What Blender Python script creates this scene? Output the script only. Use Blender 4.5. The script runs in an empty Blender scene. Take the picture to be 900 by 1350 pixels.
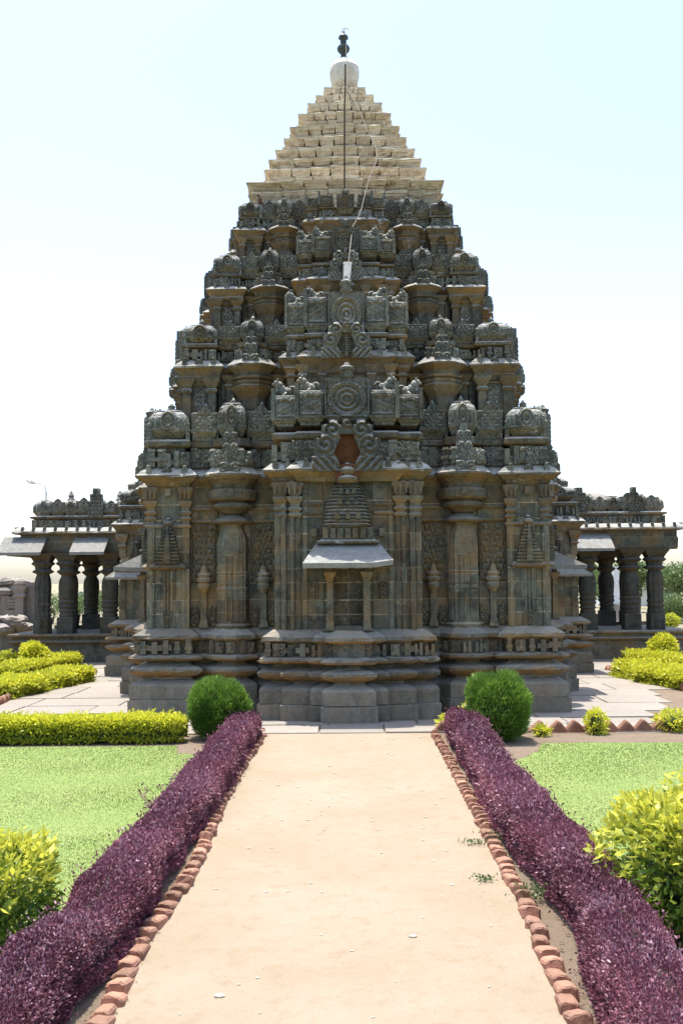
import bpy, math, random
import numpy as np
from mathutils import Matrix, Vector
random.seed(7); RNG = np.random.default_rng(7)
SC = bpy.context.scene; COL = SC.collection
# ------------------------------------------------------------ camera, sky, sun, exposure
H = 2.5; F = 1350.0; TP = 90/1350.0; PIT = math.atan(TP); YAW = math.atan(8.3/1350.0); ROLL = -.0072
cd = bpy.data.cameras.new('camera'); cam = bpy.data.objects.new('camera', cd); COL.objects.link(cam)
cd.sensor_fit = 'VERTICAL'; cd.sensor_height = 36; cd.lens = 36; cd.clip_end = 3000; cd.clip_start = .05
cam.location = (0, 0, H); CM4 = Matrix.Rotation(YAW, 4, 'Z')@Matrix.Rotation(math.pi/2+PIT, 4, 'X')@Matrix.Rotation(ROLL, 4, 'Z'); cam.rotation_euler = CM4.to_euler()
SC.camera = cam
SUN = Vector((-.10, .17, 1.0)).normalized()            # towards the sun: almost overhead, a little behind the tower
elev = math.asin(SUN.z); az = math.atan2(SUN.x, SUN.y)
w = bpy.data.worlds.new('World'); SC.world = w; w.use_nodes = True
nt = w.node_tree; nt.nodes.clear()
sky = nt.nodes.new('ShaderNodeTexSky'); sky.sky_type = 'NISHITA'; sky.sun_disc = False
sky.sun_elevation = elev; sky.sun_rotation = az
sky.air_density = 1.0; sky.dust_density = 2.9; sky.ozone_density = 1.0; sky.altitude = 500
bg = nt.nodes.new('ShaderNodeBackground'); bg.inputs[1].default_value = .15
wo = nt.nodes.new('ShaderNodeOutputWorld'); nt.links.new(sky.outputs[0], bg.inputs[0]); nt.links.new(bg.outputs[0], wo.inputs[0])
ld = bpy.data.lights.new('sun', 'SUN'); ld.energy = 3.2; ld.angle = math.radians(.5); ld.color = (1, .95, .87)
sl = bpy.data.objects.new('sun', ld); COL.objects.link(sl)
sl.rotation_euler = (-SUN).to_track_quat('-Z', 'Y').to_euler(); sl.location = (0, 0, 40)
SC.view_settings.view_transform = 'Standard'; SC.view_settings.look = 'None'
SC.view_settings.exposure = 1.42; SC.view_settings.gamma = 1
SC.cycles.max_bounces = 6; SC.cycles.diffuse_bounces = 4

def at(u, v, Y):
    "world x, z of photo pixel (u,v) at distance Y"
    d = CM4.to_3x3()@Vector(((u-450)/F, (675-v)/F, -1)); return d.x*Y/d.y, H+d.z*Y/d.y
def at0(u, v, Y):
    "the same for measurements taken from the tower's own axis, without roll and yaw"
    b = (675-v)/F; c, s_ = math.cos(PIT), math.sin(PIT); return (u-460)/F*Y/(c-b*s_), H+(b*c+s_)*Y/(c-b*s_)
def gnd(u, v, z=0.0):
    lo = at(u, v, 1.0); Y = (z-H)/(lo[1]-H)
    return lo[0]*Y, Y

# ------------------------------------------------------------ materials
def newmat(name):
    m = bpy.data.materials.new(name); m.use_nodes = True; m.node_tree.nodes.clear(); return m, m.node_tree
class N:
    def __init__(s, t): s.t = t
    def n(s, typ, **k):
        x = s.t.nodes.new('ShaderNode'+typ)
        for a, b in k.items(): setattr(x, a, b)
        return x
    def l(s, a, b): s.t.links.new(a, b)
    def noise(s, vec, scale, det=4, rough=.6):
        x = s.n('TexNoise'); x.inputs['Scale'].default_value = scale; x.inputs['Detail'].default_value = det; x.inputs['Roughness'].default_value = rough
        s.l(vec, x.inputs['Vector']); return x.outputs['Fac']
    def ramp(s, fac, a, b, va=0., vb=1.):
        x = s.n('MapRange'); x.inputs[1].default_value = a; x.inputs[2].default_value = b; x.inputs[3].default_value = va; x.inputs[4].default_value = vb
        s.l(fac, x.inputs[0]); return x.outputs[0]
    def math(s, op, a, b):
        x = s.n('Math', operation=op)
        for i, q in enumerate((a, b)):
            if isinstance(q, (int, float)): x.inputs[i].default_value = q
            else: s.l(q, x.inputs[i])
        return x.outputs[0]
    def mix(s, fac, a, b):
        x = s.n('Mix', data_type='RGBA')
        if isinstance(fac, (int, float)): x.inputs[0].default_value = fac
        else: s.l(fac, x.inputs[0])
        for i, q in ((6, a), (7, b)):
            if isinstance(q, tuple): x.inputs[i].default_value = (*q, 1)
            else: s.l(q, x.inputs[i])
        return x.outputs[2]
    def scalev(s, vec, sc):
        x = s.n('Mapping'); x.inputs['Scale'].default_value = sc; s.l(vec, x.inputs['Vector']); return x.outputs[0]
    def bump(s, h, dist, strength=1., nrm=None):
        x = s.n('Bump'); x.inputs['Distance'].default_value = dist; x.inputs['Strength'].default_value = strength
        s.l(h, x.inputs['Height'])
        if nrm is not None: s.l(nrm, x.inputs['Normal'])
        return x.outputs[0]
    def out(s, col, rough=.9, nrm=None, spec=.3, extra=None):
        p = s.n('BsdfPrincipled'); o = s.n('OutputMaterial')
        if isinstance(col, tuple): p.inputs['Base Color'].default_value = (*col, 1)
        else: s.l(col, p.inputs['Base Color'])
        p.inputs['Roughness'].default_value = rough; p.inputs['Specular IOR Level'].default_value = spec
        if nrm is not None: s.l(nrm, p.inputs['Normal'])
        s.l(p.outputs[0], o.inputs[0]); return p

def stone(name, c1, c2, ochre, pale, och=.5, palea=.3, carve=.0, cscale=9., streak=.5, bump=.02, objvar=.25, under=.42, upw=.45, black=.6):
    m, t = newmat(name); g = N(t)
    geo = g.n('NewGeometry'); pos = geo.outputs['Position']; sep = g.n('SeparateXYZ'); g.l(geo.outputs['Normal'], sep.inputs[0])
    oi = g.n('ObjectInfo')
    n1 = g.noise(pos, 1.5, 6, .72); n2 = g.noise(pos, 7., 6, .7); n3 = g.noise(pos, 45., 3, .7)
    sv = g.scalev(pos, (9, 9, .9)); n4 = g.noise(sv, 1., 5, .7)
    base = g.mix(g.ramp(n2, .35, .65), c1, c2)
    # rain streaks darken, dust and painted-in sunlight brighten ledges, sheltered undersides keep the ochre stone colour
    base = g.mix(g.math('MULTIPLY', g.ramp(n4, .48, .7), streak), base, tuple(x*.42 for x in c1))
    n6 = g.noise(pos, 2.4, 7, .78); base = g.mix(g.math('MULTIPLY', g.ramp(n6, .52, .60), black), base, tuple(x*.30 for x in c1))
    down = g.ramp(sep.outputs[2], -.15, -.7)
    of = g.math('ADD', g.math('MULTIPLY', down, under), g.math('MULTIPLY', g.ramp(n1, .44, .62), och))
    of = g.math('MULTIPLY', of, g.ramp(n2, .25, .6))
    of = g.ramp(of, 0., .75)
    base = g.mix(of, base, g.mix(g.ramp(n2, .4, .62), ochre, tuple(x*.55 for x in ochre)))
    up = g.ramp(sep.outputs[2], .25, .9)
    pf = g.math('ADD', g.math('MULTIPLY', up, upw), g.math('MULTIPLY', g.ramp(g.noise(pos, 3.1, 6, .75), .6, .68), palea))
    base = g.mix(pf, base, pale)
    hv = g.n('HueSaturation'); g.l(base, hv.inputs['Color'])
    g.l(g.ramp(oi.outputs['Random'], 0, 1, 1-objvar, 1+objvar), hv.inputs['Value'])
    fine = g.mix(g.ramp(n3, .3, .7), (.78,.78,.78), (1.18,1.18,1.18))
    mul = g.n('Mix', data_type='RGBA', blend_type='MULTIPLY'); mul.inputs[0].default_value = 1
    g.l(hv.outputs[0], mul.inputs[6]); g.l(fine, mul.inputs[7])
    nr = g.bump(g.noise(pos, 14., 6, .75), bump, 1.)
    nr = g.bump(n3, bump*.35, 1., nr)
    if carve:
        vo = g.n('TexVoronoi', feature='SMOOTH_F1'); vo.inputs['Scale'].default_value = cscale; vo.inputs['Randomness'].default_value = .75
        g.l(g.scalev(pos, (1.25, 1.25, .9)), vo.inputs['Vector'])
        vo2 = g.n('TexVoronoi'); vo2.inputs['Scale'].default_value = cscale*2.6; g.l(pos, vo2.inputs['Vector'])
        h = g.math('ADD', g.math('MULTIPLY', g.math('SINE', g.math('MULTIPLY', vo.outputs['Distance'], 26.), 0), .5), vo2.outputs['Distance'])
        nr = g.bump(h, carve, 1., nr)
    g.out(mul.outputs[2], .92, nr, .2); return m

M = {}
M['tower'] = stone('dark_weathered_stone', (.058,.061,.049), (.158,.157,.120), (.33,.19,.060), (.50,.49,.44), .42, .5, 0, 9, .45, .02, under=.42, upw=.75)  # high upw: sunlit tops painted into the colour, on top of dust
M['carved'] = stone('carved_weathered_stone', (.095,.105,.088), (.195,.205,.172), (.30,.20,.08), (.52,.51,.47), .28, .5, .014, 11, .35, .014, upw=.65)  # upward faces carry painted sunlight besides dust
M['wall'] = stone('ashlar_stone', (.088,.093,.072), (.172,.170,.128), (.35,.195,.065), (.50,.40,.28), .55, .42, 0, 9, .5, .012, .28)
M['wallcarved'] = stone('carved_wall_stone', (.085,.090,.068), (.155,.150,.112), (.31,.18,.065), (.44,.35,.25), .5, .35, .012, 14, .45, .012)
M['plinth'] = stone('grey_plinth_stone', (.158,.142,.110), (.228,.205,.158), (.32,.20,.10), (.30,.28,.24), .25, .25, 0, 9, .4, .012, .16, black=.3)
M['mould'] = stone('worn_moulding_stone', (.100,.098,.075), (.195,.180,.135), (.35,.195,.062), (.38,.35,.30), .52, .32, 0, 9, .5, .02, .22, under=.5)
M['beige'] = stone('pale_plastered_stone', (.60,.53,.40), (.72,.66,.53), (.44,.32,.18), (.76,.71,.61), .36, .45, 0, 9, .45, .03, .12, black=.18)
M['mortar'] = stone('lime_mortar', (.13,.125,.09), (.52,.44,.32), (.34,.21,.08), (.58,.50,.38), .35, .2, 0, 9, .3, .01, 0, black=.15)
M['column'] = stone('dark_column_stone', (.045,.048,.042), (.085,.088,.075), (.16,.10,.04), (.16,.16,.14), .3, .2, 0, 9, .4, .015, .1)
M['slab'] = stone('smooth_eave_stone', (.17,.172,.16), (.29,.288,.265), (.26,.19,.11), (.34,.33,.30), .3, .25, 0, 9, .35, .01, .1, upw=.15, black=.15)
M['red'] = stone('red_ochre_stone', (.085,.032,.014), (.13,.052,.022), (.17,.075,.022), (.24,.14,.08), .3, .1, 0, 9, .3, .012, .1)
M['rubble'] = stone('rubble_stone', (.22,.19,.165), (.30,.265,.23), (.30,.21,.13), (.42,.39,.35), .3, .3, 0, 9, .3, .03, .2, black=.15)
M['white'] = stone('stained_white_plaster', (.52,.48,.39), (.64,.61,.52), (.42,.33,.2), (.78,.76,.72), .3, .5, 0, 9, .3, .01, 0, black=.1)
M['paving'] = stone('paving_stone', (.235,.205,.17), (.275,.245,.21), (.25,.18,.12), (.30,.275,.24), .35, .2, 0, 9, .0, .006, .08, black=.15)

def simple(name, col, rough=.6, metal=0, spec=.4):
    m, t = newmat(name); g = N(t); geo = g.n('NewGeometry')
    n = g.noise(geo.outputs['Position'], 20, 4, .7)
    c = g.mix(g.ramp(n, .3, .7), tuple(x*.8 for x in col), tuple(min(1, x*1.15) for x in col))
    p = g.out(c, rough, None, spec); p.inputs['Metallic'].default_value = metal; return m
M['bronze'] = simple('dark_bronze', (.045,.055,.05), .5, .3)
M['maroon'] = simple('maroon_metal', (.09,.03,.03), .5)
M['lamp'] = simple('white_enamel', (.75,.72,.66), .4)
M['wire'] = simple('pale_cable', (.34,.30,.25), 1, 0, 0)
M['wiredark'] = simple('dark_cable', (.03,.022,.018), 1, 0, 0)
M['bird'] = simple('brown_feathers', (.10,.05,.035), .8)
M['bark'] = simple('bark', (.12,.09,.06), .9)
M['whitewash'] = simple('whitewash', (.78,.77,.74), .8)
M['rooftile'] = simple('dull_red_roof', (.35,.16,.10), .8)
M['dark'] = simple('dark_opening', (.03,.03,.03), .9)

def sandmat(name, cs, bump=.006):
    m, t = newmat(name); g = N(t); geo = g.n('NewGeometry'); pos = geo.outputs['Position']
    n1 = g.noise(pos, .7, 6, .65); n2 = g.noise(pos, 6, 6, .7); n3 = g.noise(pos, 130, 3, .8)
    c = g.mix(g.ramp(n1, .38, .62), cs[0], cs[1]); c = g.mix(g.math('MULTIPLY', g.ramp(n2, .52, .68), .7), c, cs[2])
    n5 = g.noise(pos, 38, 4, .75); c = g.mix(g.ramp(n5, .60, .70, 0, .35), c, tuple(x*.7 for x in cs[2])); c = g.mix(g.ramp(n3, .60, .70, 0, .65), c, tuple(x*.55 for x in cs[2])); c = g.mix(g.ramp(n3, .36, .27, 0, .5), c, (.36,.33,.29))
    nr = g.bump(g.noise(pos, 3.2, 5, .6), bump*6); nr = g.bump(n5, bump*1.5, 1., nr); nr = g.bump(n3, bump, 1., nr)
    g.out(c, .95, nr, .15); return m
M['sand'] = sandmat('sandy_path', ((.325,.268,.198), (.30,.238,.165), (.275,.208,.136)))
M['soil'] = sandmat('dry_soil', ((.25,.195,.145), (.225,.17,.12), (.20,.145,.095)), .012)
M['land'] = sandmat('dry_land', ((.28,.24,.17), (.25,.23,.14), (.20,.22,.10)), .02)
def grassmat(name):
    m, t = newmat(name); g = N(t); geo = g.n('NewGeometry'); pos = geo.outputs['Position']
    n1 = g.noise(pos, 1.1, 6, .7); n2 = g.noise(g.scalev(pos, (1, .5, 1)), 9, 5, .7); n3 = g.noise(pos, 120, 3, .8)
    c = g.mix(g.ramp(n1, .35, .65), (.180,.248,.074), (.228,.275,.095)); c = g.mix(g.ramp(n2, .55, .75, 0, .6), c, (.34,.33,.19))
    c = g.mix(g.ramp(n3, .3, .7, 0, .3), c, (.18,.27,.07))
    g.out(c, .9, g.bump(n3, .008), .1); return m
M['lawn'] = grassmat('lawn_turf')
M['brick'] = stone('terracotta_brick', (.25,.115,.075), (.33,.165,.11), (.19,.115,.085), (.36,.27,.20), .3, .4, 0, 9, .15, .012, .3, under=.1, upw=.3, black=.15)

def leafmat(name, ca, cb, ctip=None, zr=None, trans=.35, rough=.45, spec=.4):
    "leaf colour from the per-leaf attribute rnd; ctip mixed in by attribute tip (young growth)"
    m, t = newmat(name); g = N(t)
    a = g.n('Attribute', attribute_name='rnd'); b = g.n('Attribute', attribute_name='tip')
    c = g.mix(a.outputs['Fac'], ca, cb)
    if ctip: c = g.mix(b.outputs['Fac'], c, ctip)
    p = g.n('BsdfPrincipled'); g.l(c, p.inputs['Base Color']); p.inputs['Roughness'].default_value = rough; p.inputs['Specular IOR Level'].default_value = spec
    tr = g.n('BsdfTranslucent'); g.l(c, tr.inputs[0]); mx = g.n('MixShader'); mx.inputs[0].default_value = trans
    g.l(p.outputs[0], mx.inputs[1]); g.l(tr.outputs[0], mx.inputs[2]); o = g.n('OutputMaterial'); g.l(mx.outputs[0], o.inputs[0]); return m
M['purple'] = leafmat('purple_leaf', (.072,.020,.034), (.285,.108,.145), (.48,.29,.34), trans=.25, rough=.55, spec=.3)
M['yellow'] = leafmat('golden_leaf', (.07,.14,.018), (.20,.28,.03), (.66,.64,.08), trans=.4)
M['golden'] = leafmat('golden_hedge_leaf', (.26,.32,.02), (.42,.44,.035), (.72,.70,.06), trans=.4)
M['thuja'] = leafmat('thuja_leaf', (.035,.10,.012), (.11,.22,.028), (.30,.45,.07), trans=.3)
M['treeleaf'] = leafmat('tree_leaf', (.05,.09,.025), (.12,.18,.05), (.2,.26,.09), trans=.3)
M['blade'] = leafmat('grass_blade', (.180,.255,.068), (.222,.290,.088), (.30,.32,.13), trans=.35)
M['stem'] = simple('twig', (.10,.07,.045), .9)
M['hedgecore'] = simple('dark_twig_hull', (.035,.02,.02), .95)
M['hedgecoreg'] = simple('green_twig_hull', (.045,.06,.015), .95)

# ------------------------------------------------------------ mesh helpers
class MB:
    def __init__(s): s.v = []; s.f = []
    def add(s, vs, fs):
        o = len(s.v); s.v += [tuple(q) for q in vs]; s.f += [tuple(i+o for i in f) for f in fs]; return s
    def box(s, x0, x1, y0, y1, z0, z1, t=0., tb=0.):
        "t / tb: inset of the top / bottom"
        return s.add([(x0+tb,y0+tb,z0),(x1-tb,y0+tb,z0),(x1-tb,y1-tb,z0),(x0+tb,y1-tb,z0),(x0+t,y0+t,z1),(x1-t,y0+t,z1),(x1-t,y1-t,z1),(x0+t,y1-t,z1)],
              [(0,3,2,1),(4,5,6,7),(0,1,5,4),(1,2,6,5),(2,3,7,6),(3,0,4,7)])
    def rings(s, rs, cap=True):
        n = len(rs[0]); vs = [p for r in rs for p in r]; fs = []
        for i in range(len(rs)-1):
            for j in range(n):
                k = (j+1) % n; fs.append((i*n+j, i*n+k, (i+1)*n+k, (i+1)*n+j))
        if cap: fs.append(tuple(range(n))[::-1]); fs.append(tuple((len(rs)-1)*n+j for j in range(n)))
        return s.add(vs, fs)
    def loft(s, cx, cy, w, d, prof, seg=.25, jit=.006):
        "prof: (z, offset) round a w x d rectangle"
        nx = max(1, int(w/seg)); ny = max(1, int(d/seg)); rs = []
        for z, o in prof:
            hx, hy = w/2+o, d/2+o; r = []
            for i in range(nx): r.append((-hx+2*hx*i/nx, -hy))
            for i in range(ny): r.append((hx, -hy+2*hy*i/ny))
            for i in range(nx): r.append((hx-2*hx*i/nx, hy))
            for i in range(ny): r.append((-hx, hy-2*hy*i/ny))
            rs.append([(cx+a+random.uniform(-jit,jit), cy+b+random.uniform(-jit,jit), z+random.uniform(-jit,jit)*.7) for a, b in r])
        return s.rings(rs)
    def lathe(s, cx, cy, prof, n=16, star=0., ph=0., jit=0.):
        rs = []
        for z, r in prof:
            rs.append([(cx+(r*(1-(star if j % 2 else 0))+random.uniform(-jit,jit))*math.cos(2*math.pi*j/n+ph), cy+(r*(1-(star if j % 2 else 0))+random.uniform(-jit,jit))*math.sin(2*math.pi*j/n+ph), z) for j in range(n)])
        return s.rings(rs)
    def stepped(s, prof, jit=.002):
        q = [(.50,-1),(.50,-.88),(.68,-.88),(.68,-.68),(.88,-.68),(.88,-.50)]; poly = []
        for k in range(4):
            c, n = ((1,0),(0,1),(-1,0),(0,-1))[k]
            poly += [(x*c-y*n, x*n+y*c) for x, y in q]
        return s.rings([[(x*r+random.uniform(-jit,jit), y*r+random.uniform(-jit,jit), z) for x, y in poly] for z, r in prof])
    def ell(s, c, r, nu=8, nv=6):
        pr = [(c[2]-r[2]*math.cos(math.pi*i/nv), max(.02, math.sin(math.pi*i/nv))) for i in range(nv+1)]
        return s.rings([[(c[0]+r[0]*q*math.cos(2*math.pi*j/nu), c[1]+r[1]*q*math.sin(2*math.pi*j/nu), z) for j in range(nu)] for z, q in pr])
    def tube(s, pts, r, n=6):
        rs = []; P = [Vector(p) for p in pts]
        for i, p in enumerate(P):
            d = (P[min(i+1, len(P)-1)]-P[max(i-1, 0)]).normalized(); a = d.orthogonal() if i == 0 else (a-d*a.dot(d))
            a.normalize(); b = d.cross(a); rr = r[i] if isinstance(r, (list, tuple)) else r
            rs.append([tuple(p+(a*math.cos(2*math.pi*j/n)+b*math.sin(2*math.pi*j/n))*rr) for j in range(n)])
        return s.rings(rs)
    def relief(s, w, h, hf, mask=None, nx=40, nz=40, amp=.04, thick=.15, cx=0., y=0., z=0.):
        "carved slab facing -y: front at y - amp*hf(u,v), u in -1..1, v in 0..1; cells outside mask are cut away"
        us = np.linspace(-1, 1, nx+1); vs_ = np.linspace(0, 1, nz+1); U, V = np.meshgrid(us, vs_)
        Hh = hf(U, V); uc = (us[1:]+us[:-1])/2; vc = (vs_[1:]+vs_[:-1])/2; UC, VC = np.meshgrid(uc, vc)
        K = np.ones_like(UC, bool) if mask is None else mask(UC, VC)
        base = len(s.v); 
        for j in range(nz+1):
            for i in range(nx+1): s.v.append((cx+U[j,i]*w/2, y-amp*float(Hh[j,i]), z+V[j,i]*h))
        bb = len(s.v)
        for j in range(nz+1):
            for i in range(nx+1): s.v.append((cx+U[j,i]*w/2, y+thick, z+V[j,i]*h))
        I = lambda j, i: base+j*(nx+1)+i
        B = lambda j, i: bb+j*(nx+1)+i
        for j in range(nz):
            for i in range(nx):
                if not K[j,i]: continue
                s.f.append((I(j,i), I(j,i+1), I(j+1,i+1), I(j+1,i)))
                if i == 0 or not K[j,i-1]: s.f.append((B(j,i), I(j,i), I(j+1,i), B(j+1,i)))
                if i == nx-1 or not K[j,i+1]: s.f.append((I(j,i+1), B(j,i+1), B(j+1,i+1), I(j+1,i+1)))
                if j == 0 or not K[j-1,i]: s.f.append((B(j,i), B(j,i+1), I(j,i+1), I(j,i)))
                if j == nz-1 or not K[j+1,i]: s.f.append((I(j+1,i), I(j+1,i+1), B(j+1,i+1), B(j+1,i)))
        return s
    def jit(s, a):
        s.v = [(x+random.uniform(-a,a), y+random.uniform(-a,a), z+random.uniform(-a,a)) for x, y, z in s.v]; return s
    def mesh(s, name, mat, smooth=False):
        m = bpy.data.meshes.new(name)
        used = sorted({i for f in s.f for i in f}); rm = {o: n for n, o in enumerate(used)}
        m.from_pydata([s.v[i] for i in used], [], [tuple(rm[i] for i in f) for f in s.f]); m.materials.append(mat)
        if smooth: m.polygons.foreach_set('use_smooth', [True]*len(m.polygons))
        return m
def link(name, mesh, parent=None, mat=None):
    o = bpy.data.objects.new(name, mesh); COL.objects.link(o)
    if parent: o.parent = parent
    if mat is not None: o.matrix_local = mat
    return o
def tag(o, label=None, cat=None, group=None, kind=None):
    if label: o['label'] = label
    if cat: o['category'] = cat
    if group: o['group'] = group
    if kind: o['kind'] = kind
    return o
def empty(name, loc, label, cat, group=None):
    o = bpy.data.objects.new(name, None); COL.objects.link(o); o.location = loc; o.empty_display_size = .2
    return tag(o, label, cat, group)
T = lambda x, y, z=0.: Matrix.Translation((x, y, z))
RZ = lambda a: Matrix.Rotation(a, 4, 'Z')
S = lambda x, y, z: Matrix.Diagonal((x, y, z, 1))

# spiral scroll carving patterns
def curls(cs):
    def f(U, V, asp=1.):
        h = np.zeros_like(U)
        for (cu, cv, R, sg, pitch) in cs:
            dx = U-cu; dz = (V-cv)*asp; d = np.hypot(dx, dz); th = np.arctan2(dz, dx*sg)
            q = .5+.5*np.cos(2*np.pi*d/pitch-th); q = np.clip(q*1.6-.3, 0, 1)
            h = np.where(d < R, np.maximum(h, q*np.clip((R-d)/R*3, 0, 1)+.15), h)
        return h
    return f
def foliage_hf(rows, cols, asp):
    cs = []
    for r in range(rows):
        for c in range(cols):
            u = -1+(c+.5)*2/cols; cs.append((u+random.uniform(-.04,.04), (r+.5)/rows, 1.15/cols, 1 if u > 0 else -1, .62/cols))
    f = curls(cs)
    return lambda U, V: f(U, V, asp)*.9+.15*np.sin(U*37+V*11)*np.sin(V*41*asp/2)+.5*(np.abs(U) > .93)

# ------------------------------------------------------------ the temple
YC = 23.3
temple = empty('stone_temple', (0, YC, 0), 'dark carved stone temple with stepped pyramid tower and two pillared side porches', 'temple')
BK = {}                                   # name -> list of (priority, mesh, matrix, label)
def put(name, mesh, mat, pri=0, label=None): BK.setdefault(name, []).append((pri, mesh, mat, label))
def flush(parent, limit=290):
    for name, L in BK.items():
        L.sort(key=lambda q: q[0])
        for pri, me, mt, lb in L[:limit]:
            o = link(name, me, parent, mt)
            if lb: o['label'] = lb
        rest = L[limit:]
        if rest:
            by = {}
            for q in rest: by.setdefault(q[1].materials[0].name, []).append(q)
            V, Fc, idx, mats, off = [], [], [], [], 0
            for mi, (mn, qs) in enumerate(by.items()):
                mats.append(bpy.data.materials[mn])
                for _, me, mt, _l in qs:
                    co = np.empty(len(me.vertices)*3, np.float32); me.vertices.foreach_get('co', co); co = co.reshape(-1, 3)
                    A = np.array(mt); V.append(co@A[:3,:3].T+A[:3,3])
                    for p in me.polygons: Fc.append([i+off for i in p.vertices]); idx.append(mi)
                    off += len(co)
            m = bpy.data.meshes.new(name); m.from_pydata(np.concatenate(V).tolist(), [], Fc)
            for mm in mats: m.materials.append(mm)
            m.polygons.foreach_set('material_index', idx)
            tag(link(name, m, parent), kind='stuff')
    BK.clear()
FACES = [(0, 0), (1, -math.pi/2), (2, math.pi/2)]
CR = [1.0]
def inset(x, y):
    "the two side faces project less than the front one"
    if abs(x) > 2.96*CR[0]: return 0.
    return (.34 if abs(x) < 1.5*CR[0] and y < -2.2*CR[0] else .10)*CR[0]
def face(name, mesh, x=0., y=0., z=0., sc=1., mirror=False, both=False, pri=0, label=None, faces=FACES, sh=None):
    "put a mesh (built in tower-local coordinates) on the front and the two side faces; both: on -x and +x"
    for fi, a in faces:
        R = RZ(a)@T(0, (inset(x, y) if sh is None else sh) if fi in (1, 2) else 0)
        put(name, mesh, R@T(x, y, z)@S(sc, sc, sc), pri+fi*10, label)
        if both:
            Mx = T(-x, y, z)@S(sc, sc, sc)
            if mirror: Mx = S(-1, 1, 1)@T(x, y, z)@S(sc, sc, sc)
            put(name, mesh, R@Mx, pri+fi*10, label)
def uz(): return random.uniform(-.004, .004)

BASEP = [('plinth_course', M['plinth'], [(0,.29),(.30,.30),(.305,.285)]),
         ('plinth_course', M['plinth'], [(.315,.265),(.55,.27),(.60,.24),(.645,.12),(.66,.08)]),
         ('base_moulding', M['mould'], [(.66,.07),(.70,.05),(.715,.10),(.77,.22),(.82,.29),(.87,.285),(.91,.18),(.93,.07),(.95,.02)]),
         ('base_moulding', M['mould'], [(.95,.01),(1.0,.01),(1.01,.12),(1.035,.25),(1.07,.29),(1.11,.27),(1.135,.17),(1.14,.11)]),
         ('base_cornice', M['mould'], [(1.38,.10),(1.395,.17),(1.43,.235),(1.49,.22),(1.55,.13),(1.60,.05),(1.61,.03)])]
def base_bay(cx, cy, wd, dp, both, zs=1., pri=0, faces=FACES, off=1.):
    for nm, mt, pr in BASEP:
        e = uz(); j = .015 if nm != 'plinth_course' else .006
        b = MB().loft(0, 0, wd, dp, [((z+e)*zs, o*off) for z, o in pr], .11, j)
        face(nm, b.mesh(nm, mt), cx, cy, 0, both=both, pri=pri, faces=faces)
    e = uz(); b = MB().loft(0, 0, wd, dp, [((1.13+e)*zs, .08*off), ((1.39+e)*zs, .08*off)], .3, .004)
    face('frieze_course', b.mesh('frieze_course', M['mould']), cx, cy, 0, both=both, pri=pri, faces=faces)
# frieze blocks: several carved variants (unit: about .2 m)
def fb_variant(kind):
    b = MB()
    if kind == 0:   # post with cap
        b.box(-.045,.045,-.05,.08,0,.20,.004); b.box(-.06,.06,-.062,.08,.07,.12,.004); b.box(-.05,.05,-.057,.08,.20,.235,.01)
    elif kind == 1: # carved block
        b.relief(.20, .22, foliage_hf(2, 2, 1.), None, 14, 14, .03, .12, 0, -.02, .0)
    elif kind == 2: # cross block
        b.box(-.05,.05,-.06,.08,0,.22,.003); b.box(-.11,.11,-.045,.08,.06,.15,.003)
    elif kind == 3: # figure block
        b.box(-.08,.08,-.02,.08,0,.21,.003); b.ell((0,-.04,.16),(.035,.035,.04)); b.ell((0,-.03,.08),(.05,.04,.07)); b.ell((-.045,-.03,.04),(.03,.03,.045)); b.ell((.045,-.03,.04),(.03,.03,.045))
    else:           # stepped pair
        b.box(-.075,-.02,-.05,.08,0,.18,.003); b.box(.02,.075,-.05,.08,0,.21,.003); b.box(-.075,.075,-.02,.08,.02,.10,.003)
    return b.jit(.003)
FB = [fb_variant(k).mesh('frieze_block', M['carved']) for k in (0,1,2,3,4,0,1)]
FBM = [fb_variant(k).mesh('frieze_block', M['mould']) for k in (0,1,2,3,4,2)]
def frieze_row(x0, x1, y, z, sc, szs, both, pri, pool, faces=FACES, step=.17, zf=1.):
    n = max(1, round((x1-x0)/(step*szs)))
    for i in range(n):
        x = x0+(x1-x0)*(i+.5)/n
        for fi, a in faces:
            for sg in ((1, -1) if both else (1,)):
                put('frieze_block', random.choice(pool), RZ(a)@T(0, inset(x, y) if fi in (1, 2) else 0)@T(sg*x, y+random.uniform(-.015,.015), z)@S(sc*random.uniform(.85,1.1), sc, sc*zf*random.uniform(.86,1.06)), pri+fi*10)

# --- plan at wall level (tower-local, -y is towards the garden)
CW = .80; CC = 3.42                       # corner bay width / centre
base_bay(-CC, -CC, CW, CW, False, faces=FACES+[(3, math.pi)])
frieze_row(-CC-CW/2-.13, -CC+CW/2+.13, -CC-CW/2-.16, 1.145, 1.12, 1., True, 0, FBM, step=.215)
base_bay(0, -1.65, 6.0, 3.9, False)        # recessed wall between bays
frieze_row(-2.9, -2.6, -3.70, 1.145, 1.05, 1., True, 2, FBM)
frieze_row(-1.75, -1.6, -3.70, 1.145, 1.05, 1., True, 2, FBM)
CEN = [(1.34, -4.61), (.92, -4.76), (.42, -4.90), (.20, -5.10)]
for i, (hw, yf) in enumerate(CEN):
    base_bay(0, yf/2-1, hw*2, -yf-2, False, pri=1)
frieze_row(.95, 1.55, -4.80, 1.145, 1.12, 1., True, 1, FBM, step=.21)
frieze_row(.45, .95, -4.92, 1.145, 1.12, 1., True, 1, FBM, step=.21)
frieze_row(-.38, .38, -5.12, 1.145, 1.12, 1., False, 1, FBM, step=.21)
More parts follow.
